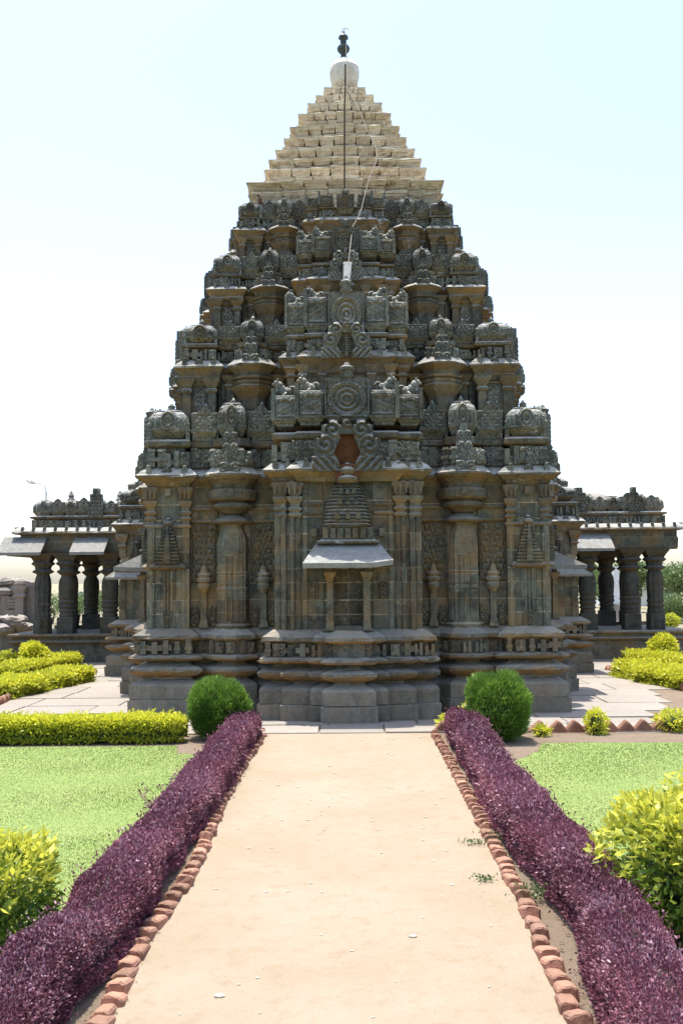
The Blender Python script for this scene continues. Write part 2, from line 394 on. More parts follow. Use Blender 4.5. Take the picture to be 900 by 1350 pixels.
# star-shaped engaged shafts
SX, SY = -2.2, -3.66
for nm, mt, pr in BASEP:
    r0 = .30
    b = MB().lathe(0, 0, [(z+uz()*.1, r0+o*1.05) for z, o in pr], 16, .09, math.pi/16, .006)
    face(nm, b.mesh(nm, mt), SX, SY, 0, both=True, pri=1)
b = MB().lathe(0, 0, [(1.12,.42),(1.40,.42)], 16, .08); face('frieze_course', b.mesh('frieze_course', M['mould']), SX, SY, both=True)
for k in range(-2, 3):
    a = k*.5
    for fi, fa in FACES:
        for sg in (1, -1): put('frieze_block', random.choice(FBM), RZ(fa)@T(sg*SX, SY+(.10 if fi else 0), 1.145)@RZ(a)@T(0, -.43, 0)@S(1.0, 1, 1.05), 1+fi*10)
b = MB().lathe(0, 0, [(1.58,.33),(1.66,.36),(1.70,.30),(1.74,.30)], 16, .06)
face('star_shaft', b.mesh('star_shaft', M['wall']), SX, SY, both=True)
SP = [(1.74,.285),(2.28,.285),(2.285,.27),(2.30,.27),(2.305,.29),(2.36,.30),(2.40,.27),(2.44,.29),(2.52,.285),(2.60,.29),(2.62,.27),(2.66,.30),(2.68,.28),(2.98,.285),(2.985,.272),(3.0,.272),(3.005,.285),(3.22,.285),(3.32,.27),(3.40,.24),(3.48,.20),(3.54,.17),(3.60,.20)]
face('mortar_bed', MB().stepped([(1.74,.278),(3.25,.278)]).mesh('mortar_bed', M['mortar']), SX, SY, both=True)
for za, zb_ in ((1.745,1.90),(1.915,2.14),(2.158,2.46),(2.478,2.80),(2.818,3.14),(3.155,3.60)):
    pts_ = [(za, float(np.interp(za, *zip(*SP))))]+[(z, q) for z, q in SP if za+.012 < z < zb_-.012]+[(zb_, float(np.interp(zb_, *zip(*SP))))]
    face('shaft_drum', MB().stepped([(z_, q_*1.02) for z_, q_ in pts_]).mesh('shaft_drum', M['wall']), SX, SY, both=True, pri=2)
# shaft canopy, disc and drum capital
b = MB().lathe(0, 0, [(3.58,.24),(3.60,.38),(3.63,.41),(3.68,.36),(3.74,.22),(3.79,.12)], 16, .05)
face('shaft_canopy', b.mesh('shaft_canopy', M['mould']), SX, SY, both=True)
b = MB().lathe(0, 0, [(3.78,.22),(3.84,.28),(3.90,.43),(3.94,.44),(3.96,.40),(4.0,.32),(4.04,.44)], 16, .04)
b.lathe(0, 0, [(4.04,.46),(4.07,.49),(4.20,.49),(4.22,.46),(4.25,.40),(4.34,.42),(4.42,.50)], 16, .03); b.box(-.07,.07,-.52,-.3,4.10,4.24,.01)
face('drum_capital', b.mesh('drum_capital', M['wallcarved']), SX, SY, both=True)

# --- walls of the ground storey: separate ashlar blocks over a mortar core
ZC = [1.61, 1.88, 2.14, 2.46, 2.72, 3.06, 3.36, 3.66, 3.96, 4.32]
BLK = {}
def block_mesh(wd, ht, dp, mt, taper=0):
    key = (round(wd, 2), round(ht, 2), round(dp, 2), mt, random.randrange(2))
    if key not in BLK:
        wd, ht, dp = key[:3]; c = .006
        b = MB(); hx = wd/2
        ringsv = []
        for y, i in ((0, c), (c, 0), (dp, 0)):
            ringsv.append([(-hx+i, y, i), (hx-i, y, i), (hx-i, y, ht-i), (-hx+i, y, ht-i)])
        b.rings([r[::-1] for r in ringsv]); b.jit(.0025)
        BLK[key] = b.mesh('wall_block', M[mt])
    return BLK[key]
def wall_strip(x0, x1, yf, dp, z0=None, z1=None, both=True, mt='wall', pri=3, gap=.020, split=.5, courses=ZC, faces=FACES):
    za, zb2 = (z0 or courses[0]), (z1 or courses[-1])
    face('mortar_bed', MB().box(-(x1-x0)/2+.006, (x1-x0)/2-.006, .007, dp-.012, 0, zb2-za).mesh('mortar_bed', M['mortar']), (x0+x1)/2, yf, za, both=both, pri=pri, faces=faces)
    cs = [z for z in courses if (z0 is None or z > z0+.05) and (z1 is None or z < z1-.05)]
    if z0 is not None: cs = [z0]+cs
    if z1 is not None: cs = cs+[z1]
    wd = x1-x0; n = max(1, round(wd/split)) if wd > split*1.3 else 1
    for k in range(len(cs)-1):
        g2 = random.uniform(.6, 1.2)*gap
        for i in range(n):
            xa = x0+wd*i/n; xb = x0+wd*(i+1)/n
            xx = (xa+xb)/2; me = block_mesh(xb-xa-.004-(gap*.5 if n > 1 else 0), cs[k+1]-cs[k]-g2, dp, mt)
            face('wall_block', me, xx, yf+random.uniform(-.004, .004), cs[k]+g2/2, both=both, pri=pri, faces=faces)
def core(x0, x1, y0, y1, z0, z1, both=False, faces=FACES, sh=0):
    face('wall_core', MB().box(x0, x1, y0, y1, z0, z1).mesh('wall_core', M['mortar']), both=False, faces=faces, sh=sh)
    if both: face('wall_core', MB().box(-x1, -x0, y0, y1, z0, z1).mesh('wall_core', M['mortar']), faces=faces, sh=sh)
# corner bay: two pilasters with a recessed strip between, on both outer sides (rotation supplies the side one)
FC = FACES+[(3, math.pi)]
core(-CC-CW/2+.06, -CC+CW/2-.04, -CC-CW/2+.06, -CC+CW/2-.04, 1.6, 4.33, True)
for (a, b_, d) in ((-3.82,-3.68,.0), (-3.68,-3.56,.035), (-3.28,-3.16,.035), (-3.16,-3.02,.0)):
    wall_strip(a, b_, -3.82+d, .10)
wall_strip(-3.56, -3.28, -3.80, .10, None, 2.72, True); wall_strip(-3.56, -3.28, -3.78, .08, 3.66, None)
for (a, b_, d) in ((-3.82,-3.56,.0), (-3.56,-3.30,.03), (-3.30,-3.02,.0)):    # outer side of the corner
    pass
for x, w_, z0, z1 in ((-3.49,.05,1.62,2.70),(-3.35,.05,1.62,2.70),(-3.42,.035,1.96,2.70),(-3.75,.05,1.62,3.66),(-3.09,.05,1.62,3.66)):
    face('fillet', MB().box(-w_/2,w_/2,-.022,.05,z0,z1,.004).mesh('fillet', M['wall']), x, -3.81, both=True, pri=4)
for x, y, z0, z1 in ((-1.285,-4.61,1.62,3.66),(-1.18,-4.635,1.62,3.66),(-1.015,-4.65,1.62,3.66),(-.915,-4.62,1.62,3.66)):
    face('fillet', MB().box(-.018,.018,-.018,.05,z0,z1,.004).mesh('fillet', M['wall']), x, y, both=True, pri=4)
for x, w_ in ((-2.30,.022),(-2.10,.022),(-2.2,.03)):
    face('fillet', MB().box(-w_/2,w_/2,-.02,.05,1.76,2.98,.004).mesh('fillet', M['wall']), x, SY-.285, both=True, pri=4)
for x0, x1, y, z in ((-3.84,-3.0,-3.83,3.52),(-3.0,-2.55,-3.63,3.62),(-1.9,-1.38,-3.63,3.62),(-3.0,-2.55,-3.63,3.86),(-1.9,-1.38,-3.63,3.86),(-.84,-.5,-4.60,3.70),(-.84,-.5,-4.60,3.86)):
    face('string_course', MB().loft(0,0,x1-x0,.08,[(z,-.01),(z+.015,.012),(z+.045,.015),(z+.06,-.01)],.12,.004).mesh('string_course', M['mould']), (x0+x1)/2, y+.02, both=True, pri=4)
FIG2 = [MB().relief(.17,.36,foliage_hf(3,1,2.4),lambda U, V: np.abs(U) < 1-.5*V**2,14,26,.04,.05).mesh('figure_panel', M['wallcarved']) for _ in range(2)]
face('figure_panel', FIG2[0], -2.94, -3.63, 1.66, both=True, pri=4); face('figure_panel', FIG2[1], -2.57, -3.63, 1.66, both=True, pri=4); face('figure_panel', FIG2[0], -1.80, -3.63, 1.66, both=True, pri=4); face('figure_panel', FIG2[1], -1.45, -3.63, 1.66, both=True, pri=4)
# recess walls with foliage panels
core(-3.1, 3.1, -3.54, -1, 1.6, 4.33, sh=.10)
for (a, b_) in ((-3.02,-2.50), (-1.90,-1.34)):
    wall_strip(a, b_, -3.60, .08, None, 2.46); wall_strip(a, b_, -3.60, .08, 3.66, None)
FOL = [MB().relief(.50, 1.08, foliage_hf(5, 2, 2.6), None, 44, 96, .045, .08).mesh('foliage_panel', M['wallcarved'], True) for _ in range(2)]
face('foliage_panel', FOL[0], -2.76, -3.62, 2.50, both=True); face('foliage_panel', FOL[1], -1.62, -3.62, 2.50, both=True)
b = MB().box(-.09,.09,-.08,.1,1.62,1.70,.01).box(-.075,.075,-.065,.1,1.70,1.76,.01).box(-.055,.055,-.045,.1,1.76,2.28)
b.lathe(0,-.03,[(2.26,.05),(2.32,.08),(2.36,.12),(2.42,.13),(2.47,.10),(2.49,.14),(2.54,.14),(2.57,.11),(2.62,.13),(2.66,.09),(2.74,.06),(2.80,.03)],12)
mp = b.mesh('half_column', M['wall'], False)
face('half_column', mp, -2.76, -3.66, both=True); face('half_column', mp, -1.62, -3.66, both=True)
# central projection
core(-1.28, 1.28, -4.53, -3, 1.6, 4.33, sh=.34)
for (a, b_, y) in ((-1.34,-1.23,-4.61), (-1.225,-1.13,-4.635), (-1.12,-1.06,-4.57), (-1.06,-.97,-4.65), (-.965,-.87,-4.62), (-.82,-.74,-4.61)):
    wall_strip(a, b_, y, .10)
wall_strip(-.85, -.45, -4.585, .08, split=.45); wall_strip(-.45, .45, -4.58, .06, None, None, False, 'wallcarved', split=.45)
# side cheeks of the central projection and corner bays
for fi, a in FACES:
    for sg in (1, -1):
        for k in range(len(ZC)-1):
            put('wall_block', block_mesh(1.0, ZC[k+1]-ZC[k]-.014, .06, 'wall'), RZ(a)@T(sg*1.345, -4.07+(.34 if fi else 0), ZC[k]+.007)@RZ(sg*math.pi/2), 6+fi*10)
for i in range(4):
    for k in range(len(ZC)-1):
        put('wall_block', block_mesh(.78, ZC[k+1]-ZC[k]-.014, .06, 'wall'), RZ(i*math.pi/2)@T(-3.02, -3.42, ZC[k]+.007)@RZ(math.pi/2), 7)
        put('wall_block', block_mesh(.62, ZC[k+1]-ZC[k]-.014, .05, 'wall'), RZ(i*math.pi/2)@T(-3.42, -3.02, ZC[k]+.007)@RZ(math.pi), 30)
# pilaster capitals
def capital_mesh(w0):
    b = MB()
    b.loft(0, 0, w0, .16, [(3.66,.0),(3.68,.025),(3.71,.025),(3.73,-.01),(3.76,-.01),(3.79,.03),(3.82,.03),(3.84,.0)], .2, .002)
    b.loft(0, 0, w0, .16, [(3.84,-.01),(3.90,-.01),(3.94,.02),(3.99,.045),(4.03,.05),(4.04,.0)], .2, .002)
    b.loft(0, 0, w0, .18, [(4.04,-.01),(4.08,.0),(4.14,.02),(4.22,.055),(4.27,.065),(4.29,.06)], .2, .003)
    for s in (-1, 0, 1): b.box(s*(w0/2+.0)-.022, s*(w0/2+.0)+.022, -.175, .0, 4.07, 4.26, .004, .012)
    for s in (-1, 1): b.ell((s*(w0/2+.005), -.10, 4.13), (.03, .03, .05), 6, 5)
    return b.mesh('pilaster_capital', M['mould'])
for x, y, w0 in ((-3.75,-3.76,.16), (-3.09,-3.76,.16), (-1.23,-4.56,.19), (-.96,-4.60,.19)):
    face('pilaster_capital', capital_mesh(w0), x, y, both=True)
for x in (-3.42,): face('bracket_block', MB().box(-.06,.06,-.10,.1,4.12,4.26,.01).mesh('bracket_block', M['mould']), x, -3.80, both=True)
for x in (-.62,): face('bracket_block', MB().box(-.07,.07,-.12,.1,3.30,3.44,.012,.02).mesh('bracket_block', M['mould']), x, -4.62, both=True)
# little shrine tower carved on the corner bay
def shrine_relief(w0, h, n, dp, top=.3):
    b = MB(); z = 0; n = n+3
    for i in range(n):
        q = i/(n-1); ww = w0*(1-(1-top)*q**1.3); hh = h*.80/n; d_ = dp*(1-.4*q)/2
        b.box(-ww/2, ww/2, -d_-.045, .06, z, z+hh*.5, .003); b.box(-ww/2+.03, ww/2-.03, -d_, .06, z+hh*.5, z+hh)
        b.box(-ww*.13, ww*.13, -d_-.07, 0, z, z+hh*.98, .005)
        z += hh
    b.lathe(0, 0, [(z,w0*top*.35),(z+h*.05,w0*top*.6),(z+h*.10,w0*top*.5),(z+h*.12,w0*top*.25),(z+h*.16,w0*top*.3),(z+h*.2,w0*top*.08)], 10)
    return b
SR = shrine_relief(.50, .88, 8, .16, .36).mesh('shrine_relief', M['tower'])
face('shrine_relief', SR, -3.42, -3.84, 2.84, both=True)
b = MB().loft(0, 0, .58, .12, [(2.72,-.02),(2.75,.05),(2.78,.06),(2.84,.0)], .2, .003); face('relief_ledge', b.mesh('relief_ledge', M['mould']), -3.42, -3.82, both=True)
FIG = MB().relief(.16, .30, foliage_hf(2, 1, 2.), None, 14, 22, .03, .05).mesh('figure_panel', M['wallcarved']); face('figure_panel', FIG, -3.42, -3.82, 1.64, both=True)
face('figure_panel', FIG, .64, -4.60, 2.16, both=True)
# central niche: awning, pillars, carved tower over it
SRB = MB()
z = 3.28
SRB.loft(0, 0, .92, .30, [(3.16,.10),(3.20,.11),(3.22,.04),(3.24,.02),(3.28,0)], .1, .003)
for k in range(-3, 4): SRB.box(k*.135-.05, k*.135+.05, -.215, 0, 3.25, 3.44, .004)
SRB.box(-.46,.46,-.17,.1,3.24,3.46); z = 3.45
pr_ = []
for i in range(13):
    zz_ = 3.46+.064*i; w1_ = float(np.interp(zz_, [3.3,3.55,3.79,3.99,4.13,4.3], [.455,.43,.385,.31,.24,.15])); pr_ += [(zz_,w1_-.045),(zz_+.022,w1_-.045),(zz_+.026,w1_+.01),(zz_+.05,w1_+.014),(zz_+.058,w1_-.02)]
_b = MB().stepped(pr_, .004); SRB.add([(x, y*.62, z_) for x, y, z_ in _b.v], _b.f); z = 3.46+.064*13
for zz_ in (3.60, 3.86, 4.05):
    for k in (-1, 0, 1): SRB.box(k*.17*(4.7-zz_)-.045, k*.17*(4.7-zz_)+.045, -.40*(4.9-zz_)*.55-.05, 0, zz_, zz_+.11, .012)
SRB.lathe(0, -.20, [(z-.04,.14),(z+.0,.20),(z+.05,.20),(z+.08,.13),(z+.10,.10),(z+.13,.15),(z+.19,.17),(z+.24,.12),(z+.27,.05),(z+.30,.06),(z+.33,.01)], 12)
face('niche_tower', SRB.mesh('niche_tower', M['tower']), 0, -4.72, both=False)
def awning(w1, w0, z1, z0, p, th=.07, broken=False):
    b = MB(); n = 12; top, bot = [], []
    for j, (q, ) in enumerate([(0,), (.5,), (1,)]):
        row, row2 = [], []
        for i in range(n+1):
            u = -1+2*i/n; hw = w0+(w1-w0)*q
            yy = -p*q; zz = z0+(z1-z0)*q
            if abs(u) == 1: yy = -p*q
            dr = 0
            if broken and u > .55 and q == 1: yy += .10*(u-.55)/.45; dr = .05*(u-.55)/.45
            row.append((u*hw, yy, zz+dr)); row2.append((u*hw*(1 if q < 1 else .99), yy+(.02 if q == 1 else 0), zz-th+dr))
        top.append(row); bot.append(row2)
    V = [p_ for r in top for p_ in r]+[p_ for r in bot for p_ in r]; Fs = []; m = n+1; o = 3*m
    for j in range(2):
        for i in range(n):
            Fs.append((j*m+i, (j+1)*m+i, (j+1)*m+i+1, j*m+i+1)); Fs.append((o+j*m+i, o+j*m+i+1, o+(j+1)*m+i+1, o+(j+1)*m+i))
    for i in range(n): Fs.append((2*m+i, o+2*m+i, o+2*m+i+1, 2*m+i+1)); Fs.append((i, i+1, o+i+1, o+i))
    for j in range(2): Fs.append((j*m, o+j*m, o+(j+1)*m, (j+1)*m)); Fs.append((j*m+n, (j+1)*m+n, o+(j+1)*m+n, o+j*m+n))
    b.add(V, Fs)
    # returning side wings of the hipped slab
    for sg in (-1, 1):
        e = .03 if broken and sg > 0 else 0
        b.add([(sg*w0,0,z0),(sg*w1,-p+(.1 if e else 0),z1+e),(sg*(w1),.0,z1),(sg*w0,0,z0-th),(sg*w1,-p+.02+(.1 if e else 0),z1-th+e),(sg*w1,0,z1-th)],
              [(0,1,2),(3,5,4),(0,3,4,1),(1,4,5,2),(2,5,3,0)])
    return b
AW = awning(.79, .55, 2.80, 3.22, .92, .085, True).mesh('awning_slab', M['slab']); face('awning_slab', AW, 0, -4.66, both=False, label='pale grey sloping stone eave slab over the central niche')
NP = MB().box(-.06,.06,-.06,.06,1.62,2.46,.006).box(-.075,.075,-.075,.075,1.62,1.74,.01)
NP.loft(0,0,.10,.10,[(2.46,-.01),(2.50,.0),(2.52,.02),(2.55,.02),(2.57,.035),(2.62,.06),(2.65,.06),(2.66,.0),(2.80,.0)],.3,.002)
face('niche_pillar', NP.mesh('niche_pillar', M['mould']), -.33, -4.94, both=True)
b = MB().box(-.47,.47,-5.02,-4.6,1.60,1.63).box(-.24,.24,-4.98,-4.62,1.632,1.68,.01)
face('niche_sill', b.mesh('niche_sill', M['mould']), sh=.34)
b = MB().box(-.30,-.26,-4.66,-4.57,1.66,2.74).box(.26,.30,-4.66,-4.57,1.66,2.74).box(-.30,.30,-4.665,-4.57,2.74,2.80)
face('niche_frame', b.mesh('niche_frame', M['mould']), sh=.34)

# --- cornices, friezes and turrets of the four tiers
KAP = [(-.30,-.02),(-.27,.03),(-.20,.045),(-.13,.08),(-.06,.125),(-.02,.165),(0,.19),(.035,.185),(.055,.16),(.10,.11),(.15,.05),(.19,.0),(.20,-.03)]
KAP0 = [(-.17,-.02),(-.13,.02),(-.10,.035),(-.07,.08),(-.02,.155)]+KAP[6:]
def kapota(cx, cy, wd, dp, zc, sc, both=False, pri=0, sh=1., faces=FACES):
    e = uz(); b = MB().loft(0, 0, wd, dp, [(zc+z*sc*sh+e, o*sc) for z, o in (KAP if zc > 5 else KAP0)], .14*sc+.03, .007*sc+.002)
    face('cornice', b.mesh('cornice', M['tower']), cx, cy, 0, both=both, pri=pri, faces=faces)
def slabrow(cx, cy, wd, dp, z0, z1, off, both=False, name='ledge_slab', mt='tower', pri=0, faces=FACES):
    e = uz(); h = z1-z0
    b = MB().loft(0, 0, wd, dp, [(z0+e,off-.06),(z0+h*.2+e,off),(z0+h*.75+e,off),(z1+e,off-.04)], .2, .006)
    face(name, b.mesh(name, M[mt]), cx, cy, 0, both=both, pri=pri, faces=faces)
ANT = MB().box(-.06,.06,-.05,.12,0,.17,.022).box(-.035,.035,-.06,.1,.17,.20,.01).jit(.003).mesh('antefix', M['carved'])
ANTW = MB().relief(.22, .17, foliage_hf(1, 2, 1.), lambda U, V: V < 1-.75*np.abs(U)**2.2, 16, 12, .03, .12).mesh('antefix', M['carved'])
def kudu(b, w, h, y, z, dp=.05):
    "horseshoe gable carved in relief, standing on a roof front"
    def hf(U, V):
        d = np.hypot(U, (V-.42)*1.7); r = .5+.5*np.cos(d*2*np.pi/.42)
        return r*(d < 1.0)+.35*(d >= 1.0)
    b.relief(w, h, hf, lambda U, V: (np.hypot(U, (V-.42)*1.6) < 1.0) | ((V < .4) & (np.abs(U) < .95)) | ((V > .85) & (np.abs(U) < .22)), 18, 18, dp, .12, 0, y, z)
def kuta_mesh(wd, dp, h, style):
    b = MB(); k = wd
    if style == 'dome':
        b.loft(0, 0, wd, dp, [(0,-.20*k),(.06*h,-.17*k),(.10*h,-.13*k),(.24*h,-.05*k),(.30*h,.0),(.36*h,.015*k),(.42*h,.0),(.62*h,.005*k),(.76*h,-.02*k),(.87*h,-.08*k),(.94*h,-.15*k),(.97*h,-.18*k)], wd/6, .006)
        b.loft(0, 0, wd*.6, dp*.6, [(.96*h,-.03),(.99*h,.01),(1.03*h,.0),(1.05*h,-.05)], .1, .004)
        kudu(b, wd*.42, h*.62, -dp/2-.01*k, .36*h)
        for sg in (-1, 1):
            for q in range(2): b.ell((sg*wd*(.33+.11*q), -dp/2-.005, .56*h), (wd*.045, .03, h*.18), 6, 5)
    elif style == 'panel':
        b.loft(0, 0, wd, dp, [(0,-.16*k),(.08*h,-.14*k),(.22*h,-.04*k),(.26*h,.0),(.32*h,.01*k),(.36*h,-.01*k),(.80*h,-.01*k),(.83*h,.01*k),(.87*h,.0),(.88*h,-.06*k)], wd/4, .005)
        b.relief(wd*.86, h*.42, foliage_hf(2, 2, 1.), None, 18, 14, .03, .06, 0, -dp/2+.005, .37*h)
        b.relief(wd*.55, h*.22, lambda U, V: .5+.5*np.cos(U*9), lambda U, V: V < 1-np.abs(U)**1.4, 14, 8, .03, .14, 0, -dp/2+.02, .86*h)
    else:  # carved slab on a stepped foot, with a taller post at its outer (left) edge
        b.loft(0, 0, wd, dp, [(0,-.16*k),(.08*h,-.14*k),(.10*h,-.08*k),(.15*h,-.06*k),(.17*h,-.02*k),(.20*h,-.01*k)], wd/5, .004)
        b.loft(0, 0, wd*.97, dp, [(.20*h,0),(.205*h,.012),(.25*h,.012),(.26*h,-.008),(.90*h,-.010),(.93*h,-.02),(.98*h,-.06*k),(1.0*h,-.12*k)], wd/6, .005)
        b.relief(wd*.74, h*.56, lambda U, V: ((np.abs(U) > .86)|(V < .10)|(V > .90))*.9+.8*np.clip(1-np.hypot(U, (V-.5)*2.2)*1.5, 0, 1)+.35*np.sin(V*24+U*9)*np.sin(U*15), None, 22, 20, .03, .05, .03*k, -dp/2+.0, .29*h)
        b.box(-wd*.5-.02, -wd*.5+.055*k/.5, -dp/2-.03, dp/2-.05, .17*h, 1.22*h, .004)
    return b
def lion_mesh():
    "seated lion with curled tail, in profile looking outward (-x), about .34 m high"
    b = MB()
    b.box(-.17,.17,-.09,.09,0,.03)
    b.ell((.06,0,.12),(.10,.075,.10),10,7); b.ell((-.03,0,.16),(.09,.065,.10),10,7); b.ell((-.08,0,.24),(.075,.075,.085),10,7); b.ell((-.12,-.01,.28),(.06,.06,.06),8,6)
    b.ell((-.175,-.01,.265),(.03,.035,.025),8,5); b.ell((-.10,-.05,.34),(.02,.02,.03),6,5); b.ell((-.10,.04,.34),(.02,.02,.03),6,5)
    b.tube([(-.10,-.045,.18),(-.125,-.05,.09),(-.13,-.05,.02)],[.03,.024,.022]); b.tube([(-.10,.045,.18),(-.125,.05,.09),(-.13,.05,.02)],[.03,.024,.022])
    b.tube([(.06,-.07,.10),(-.01,-.08,.05),(.0,-.08,.02)],[.04,.03,.02])
    b.tube([(.14+.07*math.cos(t)*(1-t/9)-.0, 0, .12+.09*math.sin(t)*(1-t/9)+.03) for t in [i*.6 for i in range(10)]], [.03-.002*i for i in range(10)])
    return b.mesh('lion_carving', M['carved'], True)
LION = lion_mesh()
def arch_hf(U, V):
    f = curls([(.62,.50,.34,1,.20),(-.62,.50,.34,-1,.20),(.40,.78,.30,-1,.18),(-.40,.78,.30,1,.18),(0,.93,.18,1,.14),(.82,.66,.12,1,.1),(-.82,.66,.12,-1,.1)])
    h = f(U, V, 1.45)
    g = .5+.5*np.sin((np.abs(U)*1.0-V*1.4)*26)
    h = np.where(V < .28, g*.9+.05, h); return h
def arch_mask(U, V):
    a = np.abs(U); out = (V < .30) | ((V < .62) & (a < .93)) | ((V >= .62) & (V < .9) & (a < .72)) | ((V >= .9) & (a < .60) & (np.sin(U*16+1.6) > -.3))
    hw = np.interp(V, [0,.08,.2,.34,.48,.6,.72,.73], [.2,.2,.26,.38,.30,.22,.18,0])
    return out & ~((a < hw) & (V < .72))
def medal_hf(U, V):
    d = np.hypot(U, (V-.46)*2); r = (.5+.5*np.cos(d*2*np.pi/.24))*(d < .80)+((d > .78) & (d < .88))*1.0
    r = np.maximum(r, 1.0*(d < .12)); n = .35*np.abs(np.sin(U*21)*np.sin(V*23))*(d > .9)
    return np.maximum(r, n)+.8*((np.abs(U) > .94)|(V < .05))
WP = lambda v, Y: at0(460, v, Y)[1]
TIER = [  # plan px half width, pixel rows: cornice, kapota top, frieze top, slab top, turret foot, turret top | arch | medallion
    dict(px=278, v=(627,613,587,576,571,537), arch=(621,552), med=(551,489)),
    dict(px=227, v=(483,471,456,449,446,424), arch=(472,424), med=(441,376)),
    dict(px=183, v=(381,374,362,357,354,332), arch=(370,329), med=(331,294)),
    dict(px=147, v=(303,296,286,283,281,264), arch=None, med=(276,253))]
W1 = 3.98
FINM = MB().lathe(0,0,[(0,.05),(.03,.09),(.07,.10),(.10,.06),(.13,.08),(.17,.04),(.22,.01)],9).mesh('pot_finial', M['carved'], True)
POST = MB().box(-.04,.04,-.05,.04,0,.26,.004).box(-.055,.055,-.062,.05,.17,.21,.004).ell((0,0,.29),(.04,.04,.05),6,5).mesh('corner_post', M['carved'])
prev_top = None
for k, t in enumerate(TIER):
    # half width of the cornice: it stands at distance YC - w
    wk = W1
    for _ in range(20): wk = abs(at0(460-t['px'], t['v'][0], YC-wk)[0])
    r = wk/W1; CR[0] = r; Y = YC-wk; zc, z1, zf, zs, t0, t1 = [WP(v, Y) for v in t['v']]
    yc_ = -4.85*r; Yc2 = YC+yc_
    t['r'] = r; t['z'] = (zc, z1, zf, zs, t0, t1); s = r
    ks = (z1-zc)/.19
    cc, cw = CC*r, CW*r; pr = k*2
    cen = [(1.34*r, -4.61*r), (.92*r, -4.76*r), (.42*r, -4.90*r)]
    # storey wall under this cornice (upper storeys)
    if k > 0:
        zb = prev_top-.35
        for nm, cx, cy, wd, dp, bo in (('storey_wall', -cc, -cc, cw-.04, cw-.04, True), ('storey_wall', 0, -1.6*r, 6.0*r, 3.95*r, False), ('storey_wall', 0, -3.3*r, cen[0][0]*2-.04, 2.6*r, False), ('storey_wall', 0, -3.4*r, cen[1][0]*2-.04, 2.66*r, False)):
            me = MB().loft(0, 0, wd, dp, [(zb, 0), (zb+.02, .0), (zc-.18*s, .0), (zc-.1*s, .02)], .2, .006).mesh(nm, M['tower'])
            face(nm, me, cx, cy, 0, both=bo, pri=pr)
        hh = zc-.17*s-prev_top
        # pilasters with flaring capitals
        for x in (-cc-cw*.36, -cc+cw*.36):
            b = MB().box(-.09*s,.09*s,-.06,.05,zb,zc-.40*s); b.loft(0, 0, .17*s, .12, [(zc-.58*s,.0),(zc-.55*s,.05*s),(zc-.50*s,.05*s),(zc-.47*s,0),(zc-.43*s,.03*s),(zc-.30*s,.11*s),(zc-.24*s,.12*s)], .2, .004)
            face('upper_pilaster', b.mesh('upper_pilaster', M['tower']), x, -cc-cw/2+.0, both=True, pri=pr)
        for x in (-1.25*r, -.98*r, -.55*r):
            b = MB().box(-.08*s,.08*s,-.05,.05,zb,zc-.30*s); b.loft(0, 0, .16*s, .1, [(zc-.40*s,.0),(zc-.36*s,.03*s),(zc-.30*s,0),(zc-.16*s,.08*s),(zc-.13*s,.08*s)], .2, .003)
            face('upper_pilaster', b.mesh('upper_pilaster', M['tower']), x, -4.62*r if x < -1.1*r else -4.72*r, both=True, pri=pr)
        fg = MB(); fg.relief(.30*s, max(.3, hh*.72), foliage_hf(3, 2, 1.6), None, 16, 26, .035, .08, 0, 0, prev_top-.02)
        face('figure_panel', fg.mesh('figure_panel', M['carved']), -cc+.02, -cc-cw/2-.0, both=True, pri=pr)
        for x in (-2.72*r, -1.62*r):
            b = MB().box(-.10*s,.10*s,-.07,.05,zb,zc-.34*s).box(-.2*s,-.13*s,-.04,.05,zb,zc-.3*s).box(.13*s,.2*s,-.045,.05,zb,zc-.3*s); b.loft(0, 0, .22*s, .14, [(zc-.42*s,.0),(zc-.38*s,.04*s),(zc-.33*s,.0),(zc-.28*s,.03*s),(zc-.17*s,.10*s),(zc-.14*s,.10*s)], .2, .003)
            face('upper_pilaster', b.mesh('upper_pilaster', M['tower']), x, -3.60*r, both=True, pri=pr)
        for cx, cy, wd, dp, bo in ((-cc, -cc, cw, cw, True), (0, -1.6*r, 6.0*r, 3.95*r, False), (0, cen[1][1]/2-r, cen[0][0]*2, -cen[1][1]-2*r-.1, False)):
            face('upper_moulding', MB().loft(0, 0, wd, dp, [(zc-.40*s,-.02),(zc-.385*s,.035*s),(zc-.35*s,.04*s),(zc-.335*s,-.02)], .15, .005).mesh('upper_moulding', M['tower']), cx, cy, both=bo, pri=pr)
            face('upper_moulding', MB().loft(0, 0, wd, dp, [(zc-.25*s+uz(),-.02),(zc-.235*s,.03*s),(zc-.19*s,.07*s),(zc-.16*s,.05*s),(zc-.15*s,-.02)], .15, .005).mesh('upper_moulding', M['tower']), cx, cy, both=bo, pri=pr)
        # eight-sided drum under the shaft's eave
        R0 = .56*r
        b = MB().lathe(0, 0, [(zb,R0*.55),(zc-.72*s,R0*.58),(zc-.66*s,R0*.66),(zc-.56*s,R0*.80),(zc-.47*s,R0*.92),(zc-.44*s,R0*.94),(zc-.42*s,R0*.82),(zc-.39*s,R0*.80),(zc-.38*s,R0*.86),(zc-.31*s,R0*.88),(zc-.30*s,R0*.76),(zc-.28*s,R0*.76),(zc-.27*s,R0*.90),(zc-.22*s,R0*.94),(zc-.20*s,R0*.80),(zc-.10*s,R0*.82)], 8, 0, math.pi/8, .004)
        face('drum_capital', b.mesh('drum_capital', M['tower']), SX*r, SY*r, both=True, pri=pr)
    # cornice
    kapota(-cc, -cc, cw, cw, zc, s, False, pr, ks/s, faces=FC)
    kapota(0, -1.6*r, 6.0*r, 3.95*r, zc-.01, s, False, pr, ks/s)
